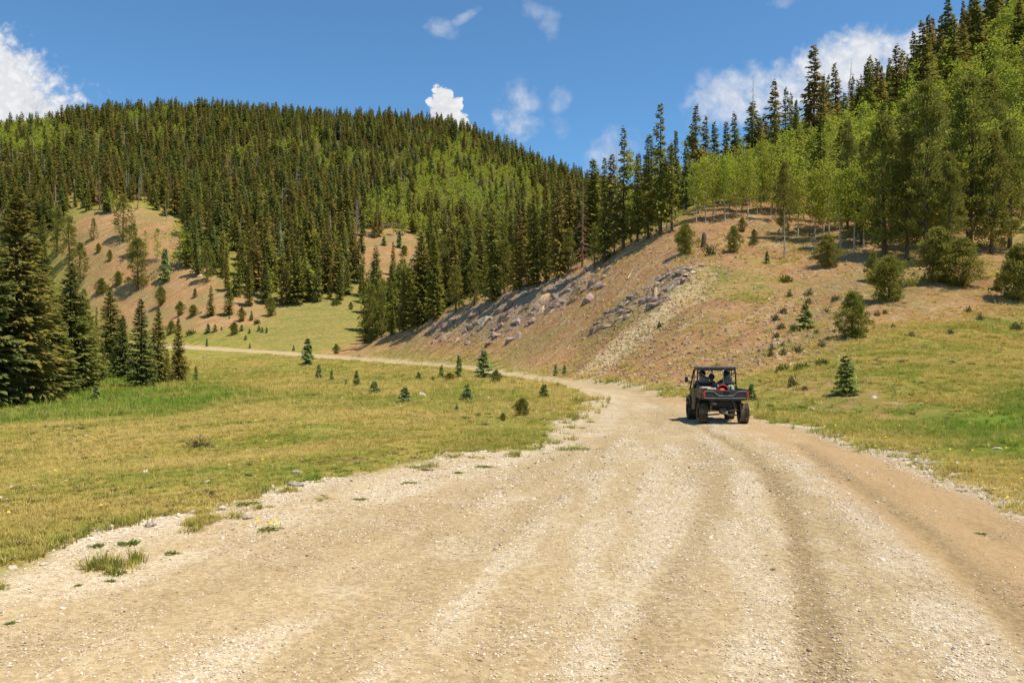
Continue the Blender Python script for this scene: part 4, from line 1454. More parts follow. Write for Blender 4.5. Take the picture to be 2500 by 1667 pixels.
MARK_C = [(930, 'the crest\'s left end'), (1045, 'the twin spruces'), (1135, 'the round olive pines'), (1203, 'the tall pointed spruce'), (1262, 'the full crest spruce'), (1318, 'the narrow spruce pair'), (1365, 'the tall dark crest spruce'),
          (1425, 'the reddish dead tree'), (1476, 'the slender ridge spruce'), (1522, 'the ragged tall crest spruce'), (1570, 'the thin crest spruce'), (1612, 'the tallest crest spruce'), (1650, 'the right end of the crest')]
MARK_F = [(-30, 'the left border'), (80, 'the left cloud'), (200, 'the cloud edge'), (340, 'the large rounded slope pine'), (436, 'the bright aspen clump'), (520, 'the conical front spruces'), (610, 'the broad front spruce'), (700, 'the gully edge spruce'),
          (800, 'the gully row'), (900, 'the small bare patch'), (1000, 'the bare patch rim'), (1100, 'the little white cloud'), (1200, 'the thin grey cloud'), (1300, 'the far aspen slope'), (1400, 'the reddish dead tree')]
KINDW = {0: ('dark green spruce', 'spruces'), 1: ('bright green aspen', 'aspens'), 2: ('grey dead conifer', 'dead conifers'), 3: ('olive green pine', 'pines')}
LABEL = {}
_bins = {}
for i in np.nonzero(single)[0]:
    px, Y = fpx[i], FY[i]
    if px > 1660:
        mk, how, ar = MARK_R, 'uphill below', 'on the right hill'
    elif Y < 215 and px > 880:
        mk, how, ar = MARK_C, 'in the wood behind', 'behind the crest of the bare slope'
    else:
        mk, how, ar = MARK_F, 'up the far hillside above', 'on the far hillside'
    m = min(mk, key=lambda t: abs(t[0] - px))
    _bins.setdefault((int(FK[i]), how, m[1], ar), []).append(i)
for (k, how, mk, ar), ids in _bins.items():
    for n_, i in enumerate(sorted(ids, key=lambda q: FY[q])):
        LABEL[i] = ('%s, %s %s %s' % (KINDW[k][0], ORD[min(n_, len(ORD) - 1)], how, mk), '%s %s' % (KINDW[k][1], ar))

for i in np.nonzero(single)[0]:
    x, y, h, k, px = FX[i], FY[i], FH[i], FK[i], fpx[i]
    near = y < 215
    lab, gr = LABEL[i]
    if k == 2:
        snag(x, y, h, (0, 1, 0)[i % 3], lab, gr)
        continue
    kind, nm = {0: ('spruce1' if near else 'spruce2', SP), 1: ('aspen1' if near else 'aspen2', AS), 3: ('pine1', PI_)}[k]
    if k == 0 and px > 1660:
        kind = 'sky'
    tree(nm, float(x), float(y), float(h), kind, i, .9 + .4 * random.random(), lab, 'tree', gr, z=float(FZ[i]) - .05)


def joined(name, crown, trunk):
    vs = [np.empty(len(m.vertices) * 3, np.float32) for m in (crown, trunk)]
    for m, v in zip((crown, trunk), vs):
        m.vertices.foreach_get('co', v)
    bm = bmesh.new()
    bm.from_mesh(crown)
    bm.from_mesh(trunk)
    me = bpy.data.meshes.new(name)
    n0 = len(crown.polygons)
    bm.to_mesh(me)
    bm.free()
    me.materials.append(crown.materials[0])
    me.materials.append(trunk.materials[0])
    mi = np.zeros(len(me.polygons), np.int32)
    mi[n0:] = 1
    me.polygons.foreach_set('material_index', mi)
    return me


def forest(name, sel, kinds, h0, label, wlo=.85, whi=1.25):
    n = len(sel)
    r = np.random.default_rng(5)
    s = FH[sel] / h0
    wd = wlo + (whi - wlo) * r.random(n)
    return scatter(name, kinds, np.stack([FX[sel], FY[sel], FZ[sel] - .1], 1), np.stack([s * wd, s * wd, s], 1), zrot(n, r, .04), r.integers(0, len(kinds), n), r.random(n), label=label)


rest = ~single
tiny_trunk = trunk_mesh('far_trunk', 15, .22, M_bark, .1, .9, 3)
tiny_white = trunk_mesh('far_aspen_trunk', 10, .12, M_white_bark, .3, .9, 3)
tiny_pine = trunk_mesh('far_pine_trunk', 12, .2, M_bark, .3, .9, 3)
forest('spruce_forest', np.nonzero(rest & (FK == 0))[0], [joined('far_spruce', c, tiny_trunk) for c, _ in SPR2], 15, 'dense dark spruce forest covering the far hillside', .65, 1.35)
forest('aspen_forest', np.nonzero(rest & (FK == 1))[0], [joined('far_aspen', c, tiny_white) for c, _ in ASP2], 10, 'bright green aspen woods on the far hillside', 1.1, 1.6)
forest('dead_forest', np.nonzero(rest & (FK == 2))[0], [DEAD[0], DEAD[2], DEAD[1]], 14, 'grey standing dead trees in the far forest')
PINF = [(pine('pine_crown', 2, 12, rr, .12, s), 12) for s, rr in ((31, 2.6), (32, 2.9))]
forest('pine_forest', np.nonzero(rest & (FK == 3))[0], [joined('far_pine', c, tiny_pine) for c, _ in PINF], 12, 'olive pines mixed into the woods')
# the light green clump of aspens on the brown slope
for (px, b, tip, wd, lab) in ((436, 652, 548, 1.6, 'wide bright green aspen clump beside the dense forest, on the brown slope'), (385, 640, 560, 1.1, 'smaller pale aspen left of the wide bright clump on the brown slope'), (355, 625, 565, 1.0, 'pale aspen behind the large rounded pine')):
    T(px, b, tip, 'aspen1', wd, AS, lab, 'tree', 'aspens on the brown slope')
print('TREES', N_TREE, 'forest', rest.sum(), [(k, int((rest & (FK == k)).sum())) for k in range(4)])

# ---------------------------------------------------------------- shrubs
def shrub(px, base, tip, wide, name, label, cat='shrub', group=None, mesh=None, part='leaves', squash=1.0):
    x, y, z = hit(px, base)
    h = (base - tip) / FOC * y
    _ti[0] += 1
    me = (mesh or BUSH)[_ti[0] % len(mesh or BUSH)]
    o = link(name, me, None, (x, y, z - min(.03, h * .06)))
    # the mounds are about 1.1 high and 1 wide to each side
    fl = {True: .52, False: 1.1}[mesh is JUN]
    o.scale = (wide / 2 / FOC * y, wide / 2 / FOC * y * .8, h / fl)
    o.rotation_euler = (0, 0, _ti[0] * 1.7)
    return tag(o, label, cat, group)


GS = 'sagebrush tufts on the right hillside'
for t in ((1975, 723, 703, 34, 'grey sagebrush highest in the row left of the round young pine'), (1972, 743, 722, 30, 'sagebrush just under the highest one of the row'),
          (2040, 735, 716, 40, 'wide grey sagebrush right of the row, above the round young pine'), (1927, 726, 708, 22, 'small sagebrush left of the highest one of the row'),
          (2018, 764, 750, 26, 'low sagebrush left of the round young pine'), (1912, 766, 745, 30, 'grey sagebrush above the blue-green young spruce'),
          (1893, 784, 760, 34, 'dark sagebrush left of the blue-green young spruce'), (1906, 803, 786, 38, 'twiggy brownish sagebrush left of the blue-green young spruce foot'),
          (1936, 812, 786, 30, 'sagebrush leaning against the left foot of the blue-green young spruce'), (1994, 814, 800, 22, 'sagebrush right of the blue-green young spruce foot'),
          (1895, 826, 806, 26, 'sagebrush below the twiggy brownish one'), (1884, 857, 834, 28, 'sagebrush upper left above the vehicle roof'),
          (1908, 848, 832, 26, 'sagebrush second above the vehicle, in a loose ring'), (1926, 840, 824, 22, 'smallest sagebrush of the loose ring'),
          (1946, 862, 838, 34, 'rightmost sagebrush of the loose ring'), (2005, 848, 826, 36, 'dark sagebrush in the shade left below the round young pine'),
          (1880, 872, 850, 26, 'lowest sagebrush of the loose ring'), (1912, 867, 846, 30, 'sagebrush in the middle of the loose ring'),
          (2160, 768, 752, 18, 'tiny dark shrub right of the round young pine'), (2142, 772, 756, 24, 'grey shrub touching the right side of the round young pine'),
          (2180, 801, 787, 16, 'small shrub alone on bare soil right of the round young pine'), (2226, 822, 805, 26, 'dark green low shrub, first of three in a line on the bench'),
          (2320, 817, 797, 26, 'dark green low shrub, second of three in a line on the bench'), (2365, 764, 744, 24, 'grey green shrub right on the bare soil, upper of two'),
          (2393, 782, 761, 28, 'grey green shrub right on the bare soil, lower of two'), (2482, 806, 779, 40, 'wide shrub at the right border on the bench'),
          (2443, 859, 846, 30, 'brown twiggy shrub on the bench near the right border'), (2145, 878, 868, 22, 'low dark shrub on the bench behind the lone young spruce'),
          (1855, 937, 922, 16, 'shrub on the bank just right of the vehicle roof'), (1935, 944, 908, 34, 'yellowish grey shrub on the bank between vehicle and lone spruce'),
          (1965, 953, 938, 22, 'small shrub left of the lone young spruce'), (1880, 995, 985, 40, 'flat shrub on the road bank right of the vehicle'),
          (1733, 625, 590, 46, 'pale green loose shrub by the dark stump on the crest'), (1842, 596, 570, 30, 'pale shrub in front of the aspen trunks'),
          (1611, 800, 780, 22, 'brown bush alone in the scree slope'), (1480, 660, 645, 16, 'green shrub on the rock band below the crest')):
    shrub(*t[:4], 'sagebrush', t[4], group=GS)
for t in ((1920, 690, 673, 46, 'yellow green creeping juniper on the hillside'), (1835, 560 + 40, 592, 30, 'flat juniper beside the small pine under the aspens'),
          (1908, 908, 890, 46, 'left end of the juniper strip on the bank edge'), (1955, 902, 886, 60, 'middle of the juniper strip on the bank edge'), (2008, 893, 877, 44, 'right end of the juniper strip on the bank edge'),
          (820, 745, 732, 44, 'flat yellow green juniper in the green gully'), (465, 817, 806, 34, 'flat juniper beside the far road, left'), (627, 792, 780, 26, 'flat juniper under a small pointed spruce')):
    shrub(*t[:4], 'juniper', t[4], group='creeping junipers', mesh=JUN)
shrub(485, 1095, 1062, 80, 'dry_bush', 'dark brown dry twiggy bush alone in the left meadow', mesh=[bush('dry_twigs', 31, 420, leafy('dry_twig', (.10, .07, .04), (.19, .13, .08), (.11, .11, .03)), .75, .34, .05)])
orange = [bush('orange_leaves', 33, 160, leafy('rusty_leaf', (.36, .17, .04), (.42, .24, .06), (.36, .2, .05)), .5, .3, .15)]
for t in ((1150, 1033, 1022, 26, 'rusty orange dry plant in the meadow, lowest of three'), (972, 946, 936, 20, 'rusty orange dry plant left of the domed young spruce'), (1165, 956, 948, 26, 'rusty orange dry plant right of the spreading young spruce'), (2133, 805, 790, 12, 'red brown dead twig right of the round young pine')):
    shrub(*t[:4], 'dry_plant', t[4], 'plant', mesh=orange)
M_weed = leafy('weed_leaves', (.10, .16, .025), (.21, .27, .045), (.24, .24, .05))
WEED = [bush('weed_leaves', 50 + s, 200, M_weed, .3, .3, .2) for s in range(2)]
for t in ((283, 1402, 1386, 70, 'dark green clover patch on the gravel verge'), (655, 1294, 1281, 90, 'flat green dandelion patch on the gravel verge'), (418, 1353, 1337, 50, 'small green weed on the gravel between clover and dandelions'),
          (25, 1524, 1510, 36, 'small weed at the left border on the gravel'), (270, 1420, 1409, 36, 'weed directly below the clover patch'), (190, 1431, 1420, 30, 'weed left of the clover patch'),
          (880, 1220, 1210, 46, 'weed on the road edge right of the dandelion patch'), (1120, 1155, 1146, 40, 'weed on the gravel by the green grass tongue'), (1000, 1180, 1172, 60, 'thin weed strip on the gravel left of the green grass tongue'),
          (235, 1335, 1315, 60, 'grassy weed among pale stones at the left verge'), (315, 1330, 1306, 70, 'tall grassy weed in the middle of the left verge'),
          (460, 1285, 1268, 50, 'weed between the pale stones and the dandelion patch'), (600, 1232, 1218, 80, 'wide weed at the top of the verge above the rounded stone'),
          (1180, 1140, 1132, 70, 'flat weed on the gravel before the green grass tongue'), (1440, 1030, 1024, 36, 'weed at the inner bend of the road'), (1420, 1045, 1040, 30, 'small weed below the inner bend stone'),
          (2180, 1115, 1107, 40, 'weed left of the flat grey stone at the right verge'),
          (2395, 1304, 1296, 40, 'lone weed on the earth strip at the right road side')):
    shrub(*t[:4], 'weed', t[4], 'weed', 'weeds on the gravel verge', WEED)

# ---------------------------------------------------------------- rocks
M_rk = plain('purple_grey_rock', (0.29, 0.20, 0.15), 0.9, var=.35, vscale=2.2, bump=.6)
M_rk2 = plain('tan_rock', (0.43, 0.30, 0.19), 0.9, var=.3, vscale=2.5, bump=.6)
M_rk3 = plain('pale_stone', (0.52, 0.42, 0.30), 0.9, var=.25, vscale=3, bump=.5)
M_rk4 = plain('grey_stone', (0.33, 0.265, 0.21), 0.9, var=.3, vscale=3, bump=.5)
M_rk5 = plain('pinkish_rock', (0.42, 0.27, 0.215), 0.9, var=.2, vscale=1.2, bump=.4)
SLAB = [stone('rock', m, s, 2, fl, 9) for s, m, fl in ((1, M_rk, .5), (2, M_rk, .62), (3, M_rk2, .5), (4, M_rk2, .4), (5, M_rk, .8), (6, M_rk4, .6))]
PINK = [stone('rock', M_rk5, 8, 2, .45, 8)]
STN = [stone('stone', m, 20 + s, 2, .65, 8) for s, m in enumerate((M_rk3, M_rk4, M_rk3, M_rk5))]


def normal(x, y, e=.6):
    n = np.array([-(Z(x + e, y) - Z(x - e, y)) / (2 * e), -(Z(x, y + e) - Z(x, y - e)) / (2 * e), 1.0])
    return Vector(n).normalized()


def outcrop(label, poly, n, smin, smax, heading, extra=()):
    xs = [p[0] for p in poly]
    ys = [p[1] for p in poly]
    r = np.random.default_rng(len(poly) * 31 + n)
    cx, cy, cz = hit(sum(xs) / len(xs), sum(ys) / len(ys))
    e = bpy.data.objects.new('rock_outcrop', None)
    COL.objects.link(e)
    e.location = (cx, cy, cz)
    tag(e, label, 'rock outcrop', 'rock outcrops on the bare slope')
    todo = [(*t, None) for t in ()]
    k = 0
    bands = r.random(7)
    while k < n:
        qx, qy = r.uniform(min(xs), max(xs)), r.uniform(min(ys), max(ys))
        if not inpoly(np.array([qx]), np.array([qy]), poly)[0]:
            continue
        # rocks gather in bands that follow the tilted strata
        sd_ = (qy + (qx - min(xs)) * .62)
        if abs((sd_ / 27.0) % 1 - .5) > .30 and r.random() < .75:
            continue
        x, y, z = hit(qx, qy)
        s = smin + (smax - smin) * r.random() ** 2.2
        todo.append((x, y, z, s, SLAB[r.integers(0, 6)]))
        k += 1
    for (qx, qy, s, me) in extra:
        x, y, z = hit(qx, qy)
        todo.append((x, y, z, s, me))
    for (x, y, z, s, me) in todo:
        o = link('rock', me, e)
        nrm = normal(x, y)
        q = nrm.to_track_quat('Z', 'Y').to_matrix().to_4x4()
        rot = Matrix.Rotation(heading + r.normal(0, .5), 4, 'Z') @ Matrix.Rotation(r.normal(0, .3), 4, 'X') @ Matrix.Rotation(r.normal(0, .25), 4, 'Y')
        sc = Matrix.Diagonal((s * r.uniform(1, 1.7), s * r.uniform(.55, .9), s * r.uniform(.6, 1.3), 1))
        o.matrix_local = Matrix.Translation((x - cx, y - cy, z - cz + .03 * s)) @ q @ rot @ sc


outcrop('purple grey rock band with tilted ledges under the crest trees', [(905, 822), (1000, 792), (1140, 742), (1300, 690), (1440, 655), (1500, 640), (1470, 690), (1400, 750), (1280, 800), (1190, 850), (1100, 835), (1000, 835)], 292, .20, 1.05, .9,
        [(1200, 838, .95, PINK[0]), (1220, 818, 1.1, PINK[0]), (1245, 835, 1.2, SLAB[5]), (1265, 822, 1.0, SLAB[5]), (1438, 733, 1.5, SLAB[4]), (1160, 770, 1.5, SLAB[1]), (1185, 790, 1.4, SLAB[5]), (1470, 700, 1.0, SLAB[4])])
outcrop('dark broken rock patch in the middle of the bare slope beside the pale scree', [(1520, 735), (1590, 690), (1650, 655), (1700, 640), (1690, 680), (1620, 740), (1560, 770), (1440, 815), (1470, 770)], 200, .16, .8, .9,
        [(1585, 755, .9, SLAB[4]), (1600, 748, .9, SLAB[0]), (1515, 762, .8, SLAB[4]), (1620, 738, .8, SLAB[0])])

for (px, py, w, me, lab) in (
        (725, 1155, 34, 1, 'grey stone in the left meadow grass, upper of two near the verge'), (722, 1186, 44, 1, 'grey stone at the meadow edge, lower of two near the verge'),
        (606, 1266, 34, 1, 'rounded grey stone on the gravel above the dandelion patch'), (1045, 1148, 30, 1, 'brown grey stone at the road edge left of the green grass tongue'),
        (264, 1292, 34, 0, 'pale stone among the grass clumps at the left verge'), (370, 1284, 40, 1, 'flat bluish stone half buried at the left verge'),
        (107, 1378, 30, 2, 'cream stone on the verge near the left border'), (32, 1388, 32, 2, 'cream stone closest to the left border on the verge'), (546, 1243, 30, 0, 'whitish stone at the top of the verge'),
        (470, 1250, 24, 2, 'tan stone beside the whitish one on the verge'), (200, 1370, 22, 3, 'pinkish stone on the verge right of the cream ones'), (1413, 1007, 16, 1, 'stone at the inner tip of the road bend'),
        (1196, 1046, 16, 1, 'small stone in the meadow under the open branched young pine'), (1033, 967, 30, 0, 'pale flat stone in the meadow right of the domed young spruce'), (1150, 925, 16, 2, 'pale stone left of the largest blue-green young spruce'),
        (2402, 1090, 22, 2, 'light stone in the green grass at the right, left of two'), (2434, 1096, 24, 2, 'light stone in the green grass at the right, right of two'), (2028, 1037, 26, 1, 'grey boulder on the grass at the right road edge'),
        (2250, 1134, 44, 1, 'flat grey stone on the pale right verge'), (2316, 1037, 16, 0, 'small pale stone high on the right grass'), (2247, 988, 14, 0, 'small white stone on the right bank slope'), (2132, 973, 22, 0, 'white stone on the right bank near the lone young spruce'),
        (2198, 1061, 18, 3, 'tan stone at the right edge of the verge grass'), (2150, 1066, 14, 1, 'dark stone left of the tan stone by the right verge'), (500, 873, 16, 1, 'grey rock on the far road embankment'), (1057, 905, 14, 1, 'dark rock under the far road bank near the blue spruce'),
        (487, 675, 18, 0, 'white boulder on the brown slope at the forest edge'), (1870, 985, 10, 0, 'white stone by the small spruce beside the vehicle'), (1985, 1000, 16, 0, 'pale stone on the bank foot right of the vehicle'), (1690, 668, 20, 0, 'pale boulder high in the scree')):
    x, y, z = hit(px, py)
    s = w / FOC * y / 2
    o = link('stone', STN[me], None, (x, y, z + s * .12))
    o.scale = (s, s, s * .95)
    o.rotation_euler = (.1, .05, px * .37)
    tag(o, lab, 'stone')


def log(p0, p1, r, label, lift=.1, name='fallen_log', mat=None):
    a, b = Vector(hit(*p0)), Vector(hit(*p1))
    k = 7
    pts = []
    for i in range(k):
        t = i / (k - 1)
        q = a.lerp(b, t)
        q.z = max(q.z, float(Z(q.x, q.y))) + lift
        pts.append(q - a)
    v, f = tubes([(np.array(pts), np.linspace(r, r * .45, k))] + [(np.array([pts[j], pts[j] + Vector((.3 * s, -.2, .5))]), [r * .3, .01]) for j, s in ((3, 1), (4, -1), (5, 1))], 6)
    o = link(name, mesh_np(name, v, f, mat or M_paledead, True), None, a)
    return tag(o, label, 'log')


M_paledead = plain('weathered_log', (0.45, 0.37, 0.27), .9, var=.25, vscale=4)
log((1552, 600), (1650, 545), .14, 'long pale fallen log lying along the crest by the aspen trunks', .15)
log((1500, 640), (1560, 604), .11, 'shorter pale fallen log on the crest, left of the long one', .12)
log((1532, 684), (1549, 655), .10, 'pale stick lying on the bare slope below the crest', .12)
log((1600, 634), (1655, 610), .06, 'thin dark fallen branch left of the dense oval young pine', .08)
log((1575, 598), (1610, 583), .10, 'grey log under the aspen with a two-stemmed trunk', .1)
log((1385, 855), (1400, 835), .05, 'thin pale stick on the lower slope above the road', .06)
log((1770, 578), (1840, 540), .10, 'pale log lying under the rim aspens', .1)
log((995, 792), (1012, 786), .12, 'pale log end at the foot of the twin spruces', .2)
x, y, z = hit(1717, 604)
v, f = tubes([(np.array([[0, 0, -.2], [.03, 0, .5], [.1, 0, 1.2], [.12, .02, 1.75], [.14, .02, 1.95]]), [.42, .33, .30, .26, .05])], 8)
tag(link('tree_stump', mesh_np('tree_stump', v, f, M_bark), None, (x, y, z)), 'dark brown broken tree stump on the crest', 'stump')

# ---------------------------------------------------------------- loose scree, gravel, grass: too many to count
def sample(n, pxr, Yr, seed):
    """plan points whose density falls off with the square of the distance"""
    r = np.random.default_rng(seed)
    Yv = np.exp(r.uniform(math.log(Yr[0]), math.log(Yr[1]), n))
    px = r.uniform(pxr[0], pxr[1], n)
    return (px - 1250) / FOC * Yv, Yv, r


def sd_at(x, y):
    return look(sd, x, y)


def kept(x, y, m):
    return x[m], y[m]


ST1 = tinted('scree_stone', [(0, (.20, .145, .12)), (.35, (.33, .22, .14)), (.65, (.47, .33, .19)), (1, (.60, .49, .33))], 0)
GRV = tinted('gravel_stone', [(0, (.25, .19, .15)), (.18, (.50, .38, .26)), (.6, (.74, .62, .47)), (1, (.88, .80, .67))], 0)
SMALL = [stone('small_stone', ST1, 60 + i, 1, .65, 6) for i in range(4)]
PEB = [stone('pebble', GRV, 70 + i, 1, .42, 5) for i in range(4)]
# scree on the slope
x, y, r = sample(60000, (850, 2100), (46, 140), 3)
m_s, m_d, m_r = look(M_scree, x, y), look(M_dirt, x, y), look(M_rock, x, y)
m = (look(M_road, x, y) < .05) & (sd_at(x, y) < -.6) & (r.random(len(x)) < np.clip(m_s * .8 + m_r * .45 + m_d * .20, 0, 1)) & (y < ridgeY(pxof(x, y)[0]) + 3)
x, y = kept(x, y, m)
ts = np.clip(np.where(look(M_scree, x, y) > .5, .72, np.where(look(M_rock, x, y) > .4, .2, .5)) + r.normal(0, .2, len(x)), 0, 1)
sz = .07 + .20 * r.random(len(x)) ** 2.5
scatter('scree', SMALL, np.stack([x, y, Z(x, y)], 1), sz, zrot(len(x), r, .4), r.integers(0, 4, len(x)), ts, label='loose broken stones on the bare slope')
# gravel on the road
x, y, r = sample(380000, (-260, 2760), (4.2, 40), 4)
mr, mv, mw, md, mb = (look(a, x, y) for a in (M_road, M_verge, M_white, M_dark, M_brown))
cl = sstep(fbm(x, y, .7, 3, 61), -.15, .5)
pr = np.clip(mr * (.14 + .40 * cl + .75 * mw + .18 * md - .30 * mb) + .75 * mv * (1 - mr), 0.0, 1)
m = r.random(len(x)) < pr
x, y = kept(x, y, m)
mw, mv, md = (look(a, x, y) for a in (M_white, M_verge, M_dark))
sz = (.005 + .017 * r.random(len(x)) ** 3.2 + .022 * (r.random(len(x)) < .02) * r.random(len(x))) * (1 + .5 * mv * (look(M_road, x, y) < .6)) * np.clip(y / 9, .8, 1.7)
tn = np.clip(.45 + .25 * mw - .22 * md + r.normal(0, .22, len(x)) - .45 * (r.random(len(x)) < .025), 0.08, 1)
scatter('gravel', PEB, np.stack([x, y, Z(x, y) + sz * .15], 1), sz, zrot(len(x), r, .28), r.integers(0, 4, len(x)), tn, label='loose pale gravel on the road and its verges')
# grass
GRS = tinted('grass_blade', [(0, (.58, .43, .15)), (.3, (.47, .38, .10)), (.55, (.31, .31, .065)), (1, (.17, .27, .035))], .4)
TUF = [tuft('grass_tuft', GRS, 18, .15, .09, .45, .006, 1), tuft('grass_tuft', GRS, 14, .20, .06, .30, .005, 2), tuft('grass_tuft', GRS, 22, .10, .12, .7, .007, 3), tuft('grass_stalks', GRS, 6, .36, .10, .22, .0035, 4)]
x, y, r = sample(350000, (-550, 3150), (5.0, 175), 5)
mr, mv, ml, mdt = (look(a, x, y) for a in (M_road, M_verge, M_lush, M_dirt))
cl = sstep(fbm(x, y, 1.2, 3, 62), -.2, .4)
clump = sstep(fbm(x, y, .8, 3, 67), -.02, .32)
bald = sstep(fbm(x, y, 2.6, 4, 68), .18, .42)
pr = (1 - mr) * (1 - mv * (.97 - .62 * clump)) * (.30 + .70 * cl) * (1 - .92 * mdt) * (1 - .85 * bald)
sdp = look(sd, x, y)
band = np.exp(-((sdp - .35) / .55) ** 2) * sstep(fbm(x, y, .55, 3, 82), .22, .42) * (look(M_brown, x, y) < .3) * (y < 45)
pr = np.maximum(pr, .55 * band)
m = r.random(len(x)) < pr
m &= (~((mr > .35) & (clump < .8)) & (mr < .6)) | (band > .25)
fpx_, fpy_ = pxof(x, y)
m2 = (y < 80) | ((fpx_ < 1250) & (look(far_side.astype(float), x, y) < .5))
m = m & m2
clump = clump
x, y = kept(x, y, m)
mv, ml, mdt = (look(a, x, y) for a in (M_verge, M_lush, M_dirt))
sc = np.clip(y / 20, .75, 3.2) * (.65 + .6 * r.random(len(x)) + .35 * ml)
edge = np.clip(mv * 2.0, 0, 1)
tn = np.clip(.27 + .45 * ml + .16 * edge + .55 * fbm(x, y, 3.5, 4, 63) + r.normal(0, .13, len(x)), 0, 1)
scatter('grass', TUF, np.stack([x, y, Z(x, y)], 1), np.stack([sc * 1.15, sc * 1.15, sc * (.42 + .14 * ml + .50 * edge * clump[m] + .1 * edge)], 1), zrot(len(x), r, .1), np.where(r.random(len(x)) < .10 * (1 - edge), 3, r.integers(0, 3, len(x))), np.where(r.random(len(x)) < .05, 0, tn), label='short dry and green meadow grass beside the road')
# dry grass and tufts on the slopes beyond
x, y, r = sample(78000, (-80, 3200), (46, 150), 6)
mdt, mr, msc = (look(a, x, y) for a in (M_dirt, M_road, M_scree))
fpx_, fpy_ = pxof(x, y)
m = (mdt > .3) & (mr < .1) & (msc < .4) & (sstep(fbm(x, y, 5, 3, 64), 0, .6) * .55 > r.random(len(x))) & (y < ridgeY(fpx_) + 4)
x, y = kept(x, y, m)
sc = np.clip(y / 42, 1, 2.4) * (.7 + .6 * r.random(len(x)))
tn = np.clip(.15 + .25 * fbm(x, y, 9, 3, 65) + r.normal(0, .1, len(x)), 0, 1)
scatter('slope_grass', TUF, np.stack([x, y, Z(x, y)], 1), np.stack([sc * 1.3, sc * 1.3, sc * .75], 1), zrot(len(x), r, .1), r.integers(0, 3, len(x)), tn, label='thin dry grass on the bare slope')
# small yellow flowers
bm = bmesh.new()
bmesh.ops.create_circle(bm, cap_ends=True, radius=.022, segments=7)
for v_ in bm.verts:
    v_.co.z = .09
bmesh.ops.create_cone(bm, segments=4, radius1=.003, radius2=.003, depth=.09, matrix=Matrix.Translation((0, 0, .045)))
fl = bpy.data.meshes.new('flower')
bm.to_mesh(fl)
bm.free()
fl.materials.append(plain('yellow_petal', (.75, .52, .02), .7))
x, y, r = sample(26000, (-40, 2540), (7.5, 46), 8)
mv, ml, mr = (look(a, x, y) for a in (M_verge, M_lush, M_road))
rightside = look((dR < dL).astype(float), x, y)
m = (mr < .3) & (r.random(len(x)) < (.010 + .05 * rightside * np.clip(mv + ml * .6, 0, 1) + .012 * ml) * sstep(fbm(x, y, 2.5, 2, 66), -.1, .5) * 2)
x, y = kept(x, y, m)
hx, hy, _ = hit(655, 1290)
x = np.concatenate([x, hx + r.normal(0, .10, 9)])
y = np.concatenate([y, hy + r.normal(0, .06, 9)])
scatter('wildflowers', [fl], np.stack([x, y, Z(x, y)], 1), np.clip(.7 + y / 40, .8, 1.4), zrot(len(x), r, .3), np.zeros(len(x), int), r.random(len(x)), label='small yellow wildflowers in the grass and on the verges')

# low herbs, dead clumps and half buried stones that break up the meadow
HRB = tinted('herb_leaf', [(0, (.17, .11, .065)), (.45, (.24, .17, .085)), (.55, (.13, .18, .035)), (1, (.21, .25, .05))], .3)
HB = [bush('herb', 70 + s, 90, HRB, .35, .38, .14) for s in range(3)]
x, y, r = sample(22000, (-550, 3150), (6, 120), 9)
mr, mv, mdt = (look(q, x, y) for q in (M_road, M_verge, M_dirt))
pt = sstep(fbm(x, y, 3.0, 4, 69), .0, .5)
m = (mr < .1) & (mdt < .6) & (look(far_side.astype(float), x, y) < .5) & (r.random(len(x)) < (.05 + .5 * pt) * (1 - .7 * mv))
x, y = kept(x, y, m)
sz = (.035 + .10 * r.random(len(x)) ** 1.6) * np.clip(y / 14, 1, 3)
scatter('meadow_herbs', HB, np.stack([x, y, Z(x, y) - .005], 1), np.stack([sz, sz, sz * .6], 1), zrot(len(x), r, .1), r.integers(0, 3, len(x)), r.random(len(x)), label='low green herbs and dead brown clumps in the meadow')
x, y, r = sample(12500, (-550, 3150), (7, 110), 10)
mr, mv = (look(q, x, y) for q in (M_road, M_verge))
m = (mr < .1) & (look(far_side.astype(float), x, y) < .5) & (r.random(len(x)) < .05 + .22 * mv * (y < 40) + .25 * sstep(fbm(x, y, 6, 3, 70), .2, .6))
x, y = kept(x, y, m)
sz = (.02 + .075 * r.random(len(x)) ** 2.5) * np.clip(y / 22, 1, 2.2)
scatter('field_stones', SMALL, np.stack([x, y, Z(x, y) + sz * .2], 1), sz, zrot(len(x), r, .3), r.integers(0, 4, len(x)), np.clip(.8 + r.normal(0, .2, len(x)), .2, 1), label='small pale stones lying in the meadow and on the verges')

# ---------------------------------------------------------------- the utility vehicle
M_body = plain('dark_grey_plastic', (0.028, 0.027, 0.027), .5, var=.15, dust=.05)
M_blk = plain('black_steel', (0.008, 0.008, 0.010), .7, var=.1, dust=.02)
M_roof = plain('black_roof', (0.014, 0.014, 0.018), .3, var=.1, dust=.05)
M_trim = plain('pale_grey_trim', (0.25, 0.23, 0.20), .5, var=.1)  # pale grey tone of the tailgate ribs and the roof's rear edge strip
M_tyre = plain('tyre_rubber', (0.06, 0.048, 0.036), .9, var=.25, dust=.75)
M_mud = plain('muddy_metal', (0.20, 0.15, 0.095), .8, var=.3, dust=.7)
M_steel = plain('dusty_steel', (0.40, 0.35, 0.28), .5, .3, var=.2, dust=.4)
M_red = plain('red_lens', (0.65, 0.02, 0.02), .25, var=.1)
M_seat = plain('tan_grey_vinyl', (0.21, 0.18, 0.145), .6, var=.12)
M_dkseat = plain('black_vinyl', (0.02, 0.018, 0.018), .6, var=.12)
M_wht = plain('white_plastic', (0.75, 0.74, 0.72), .4)


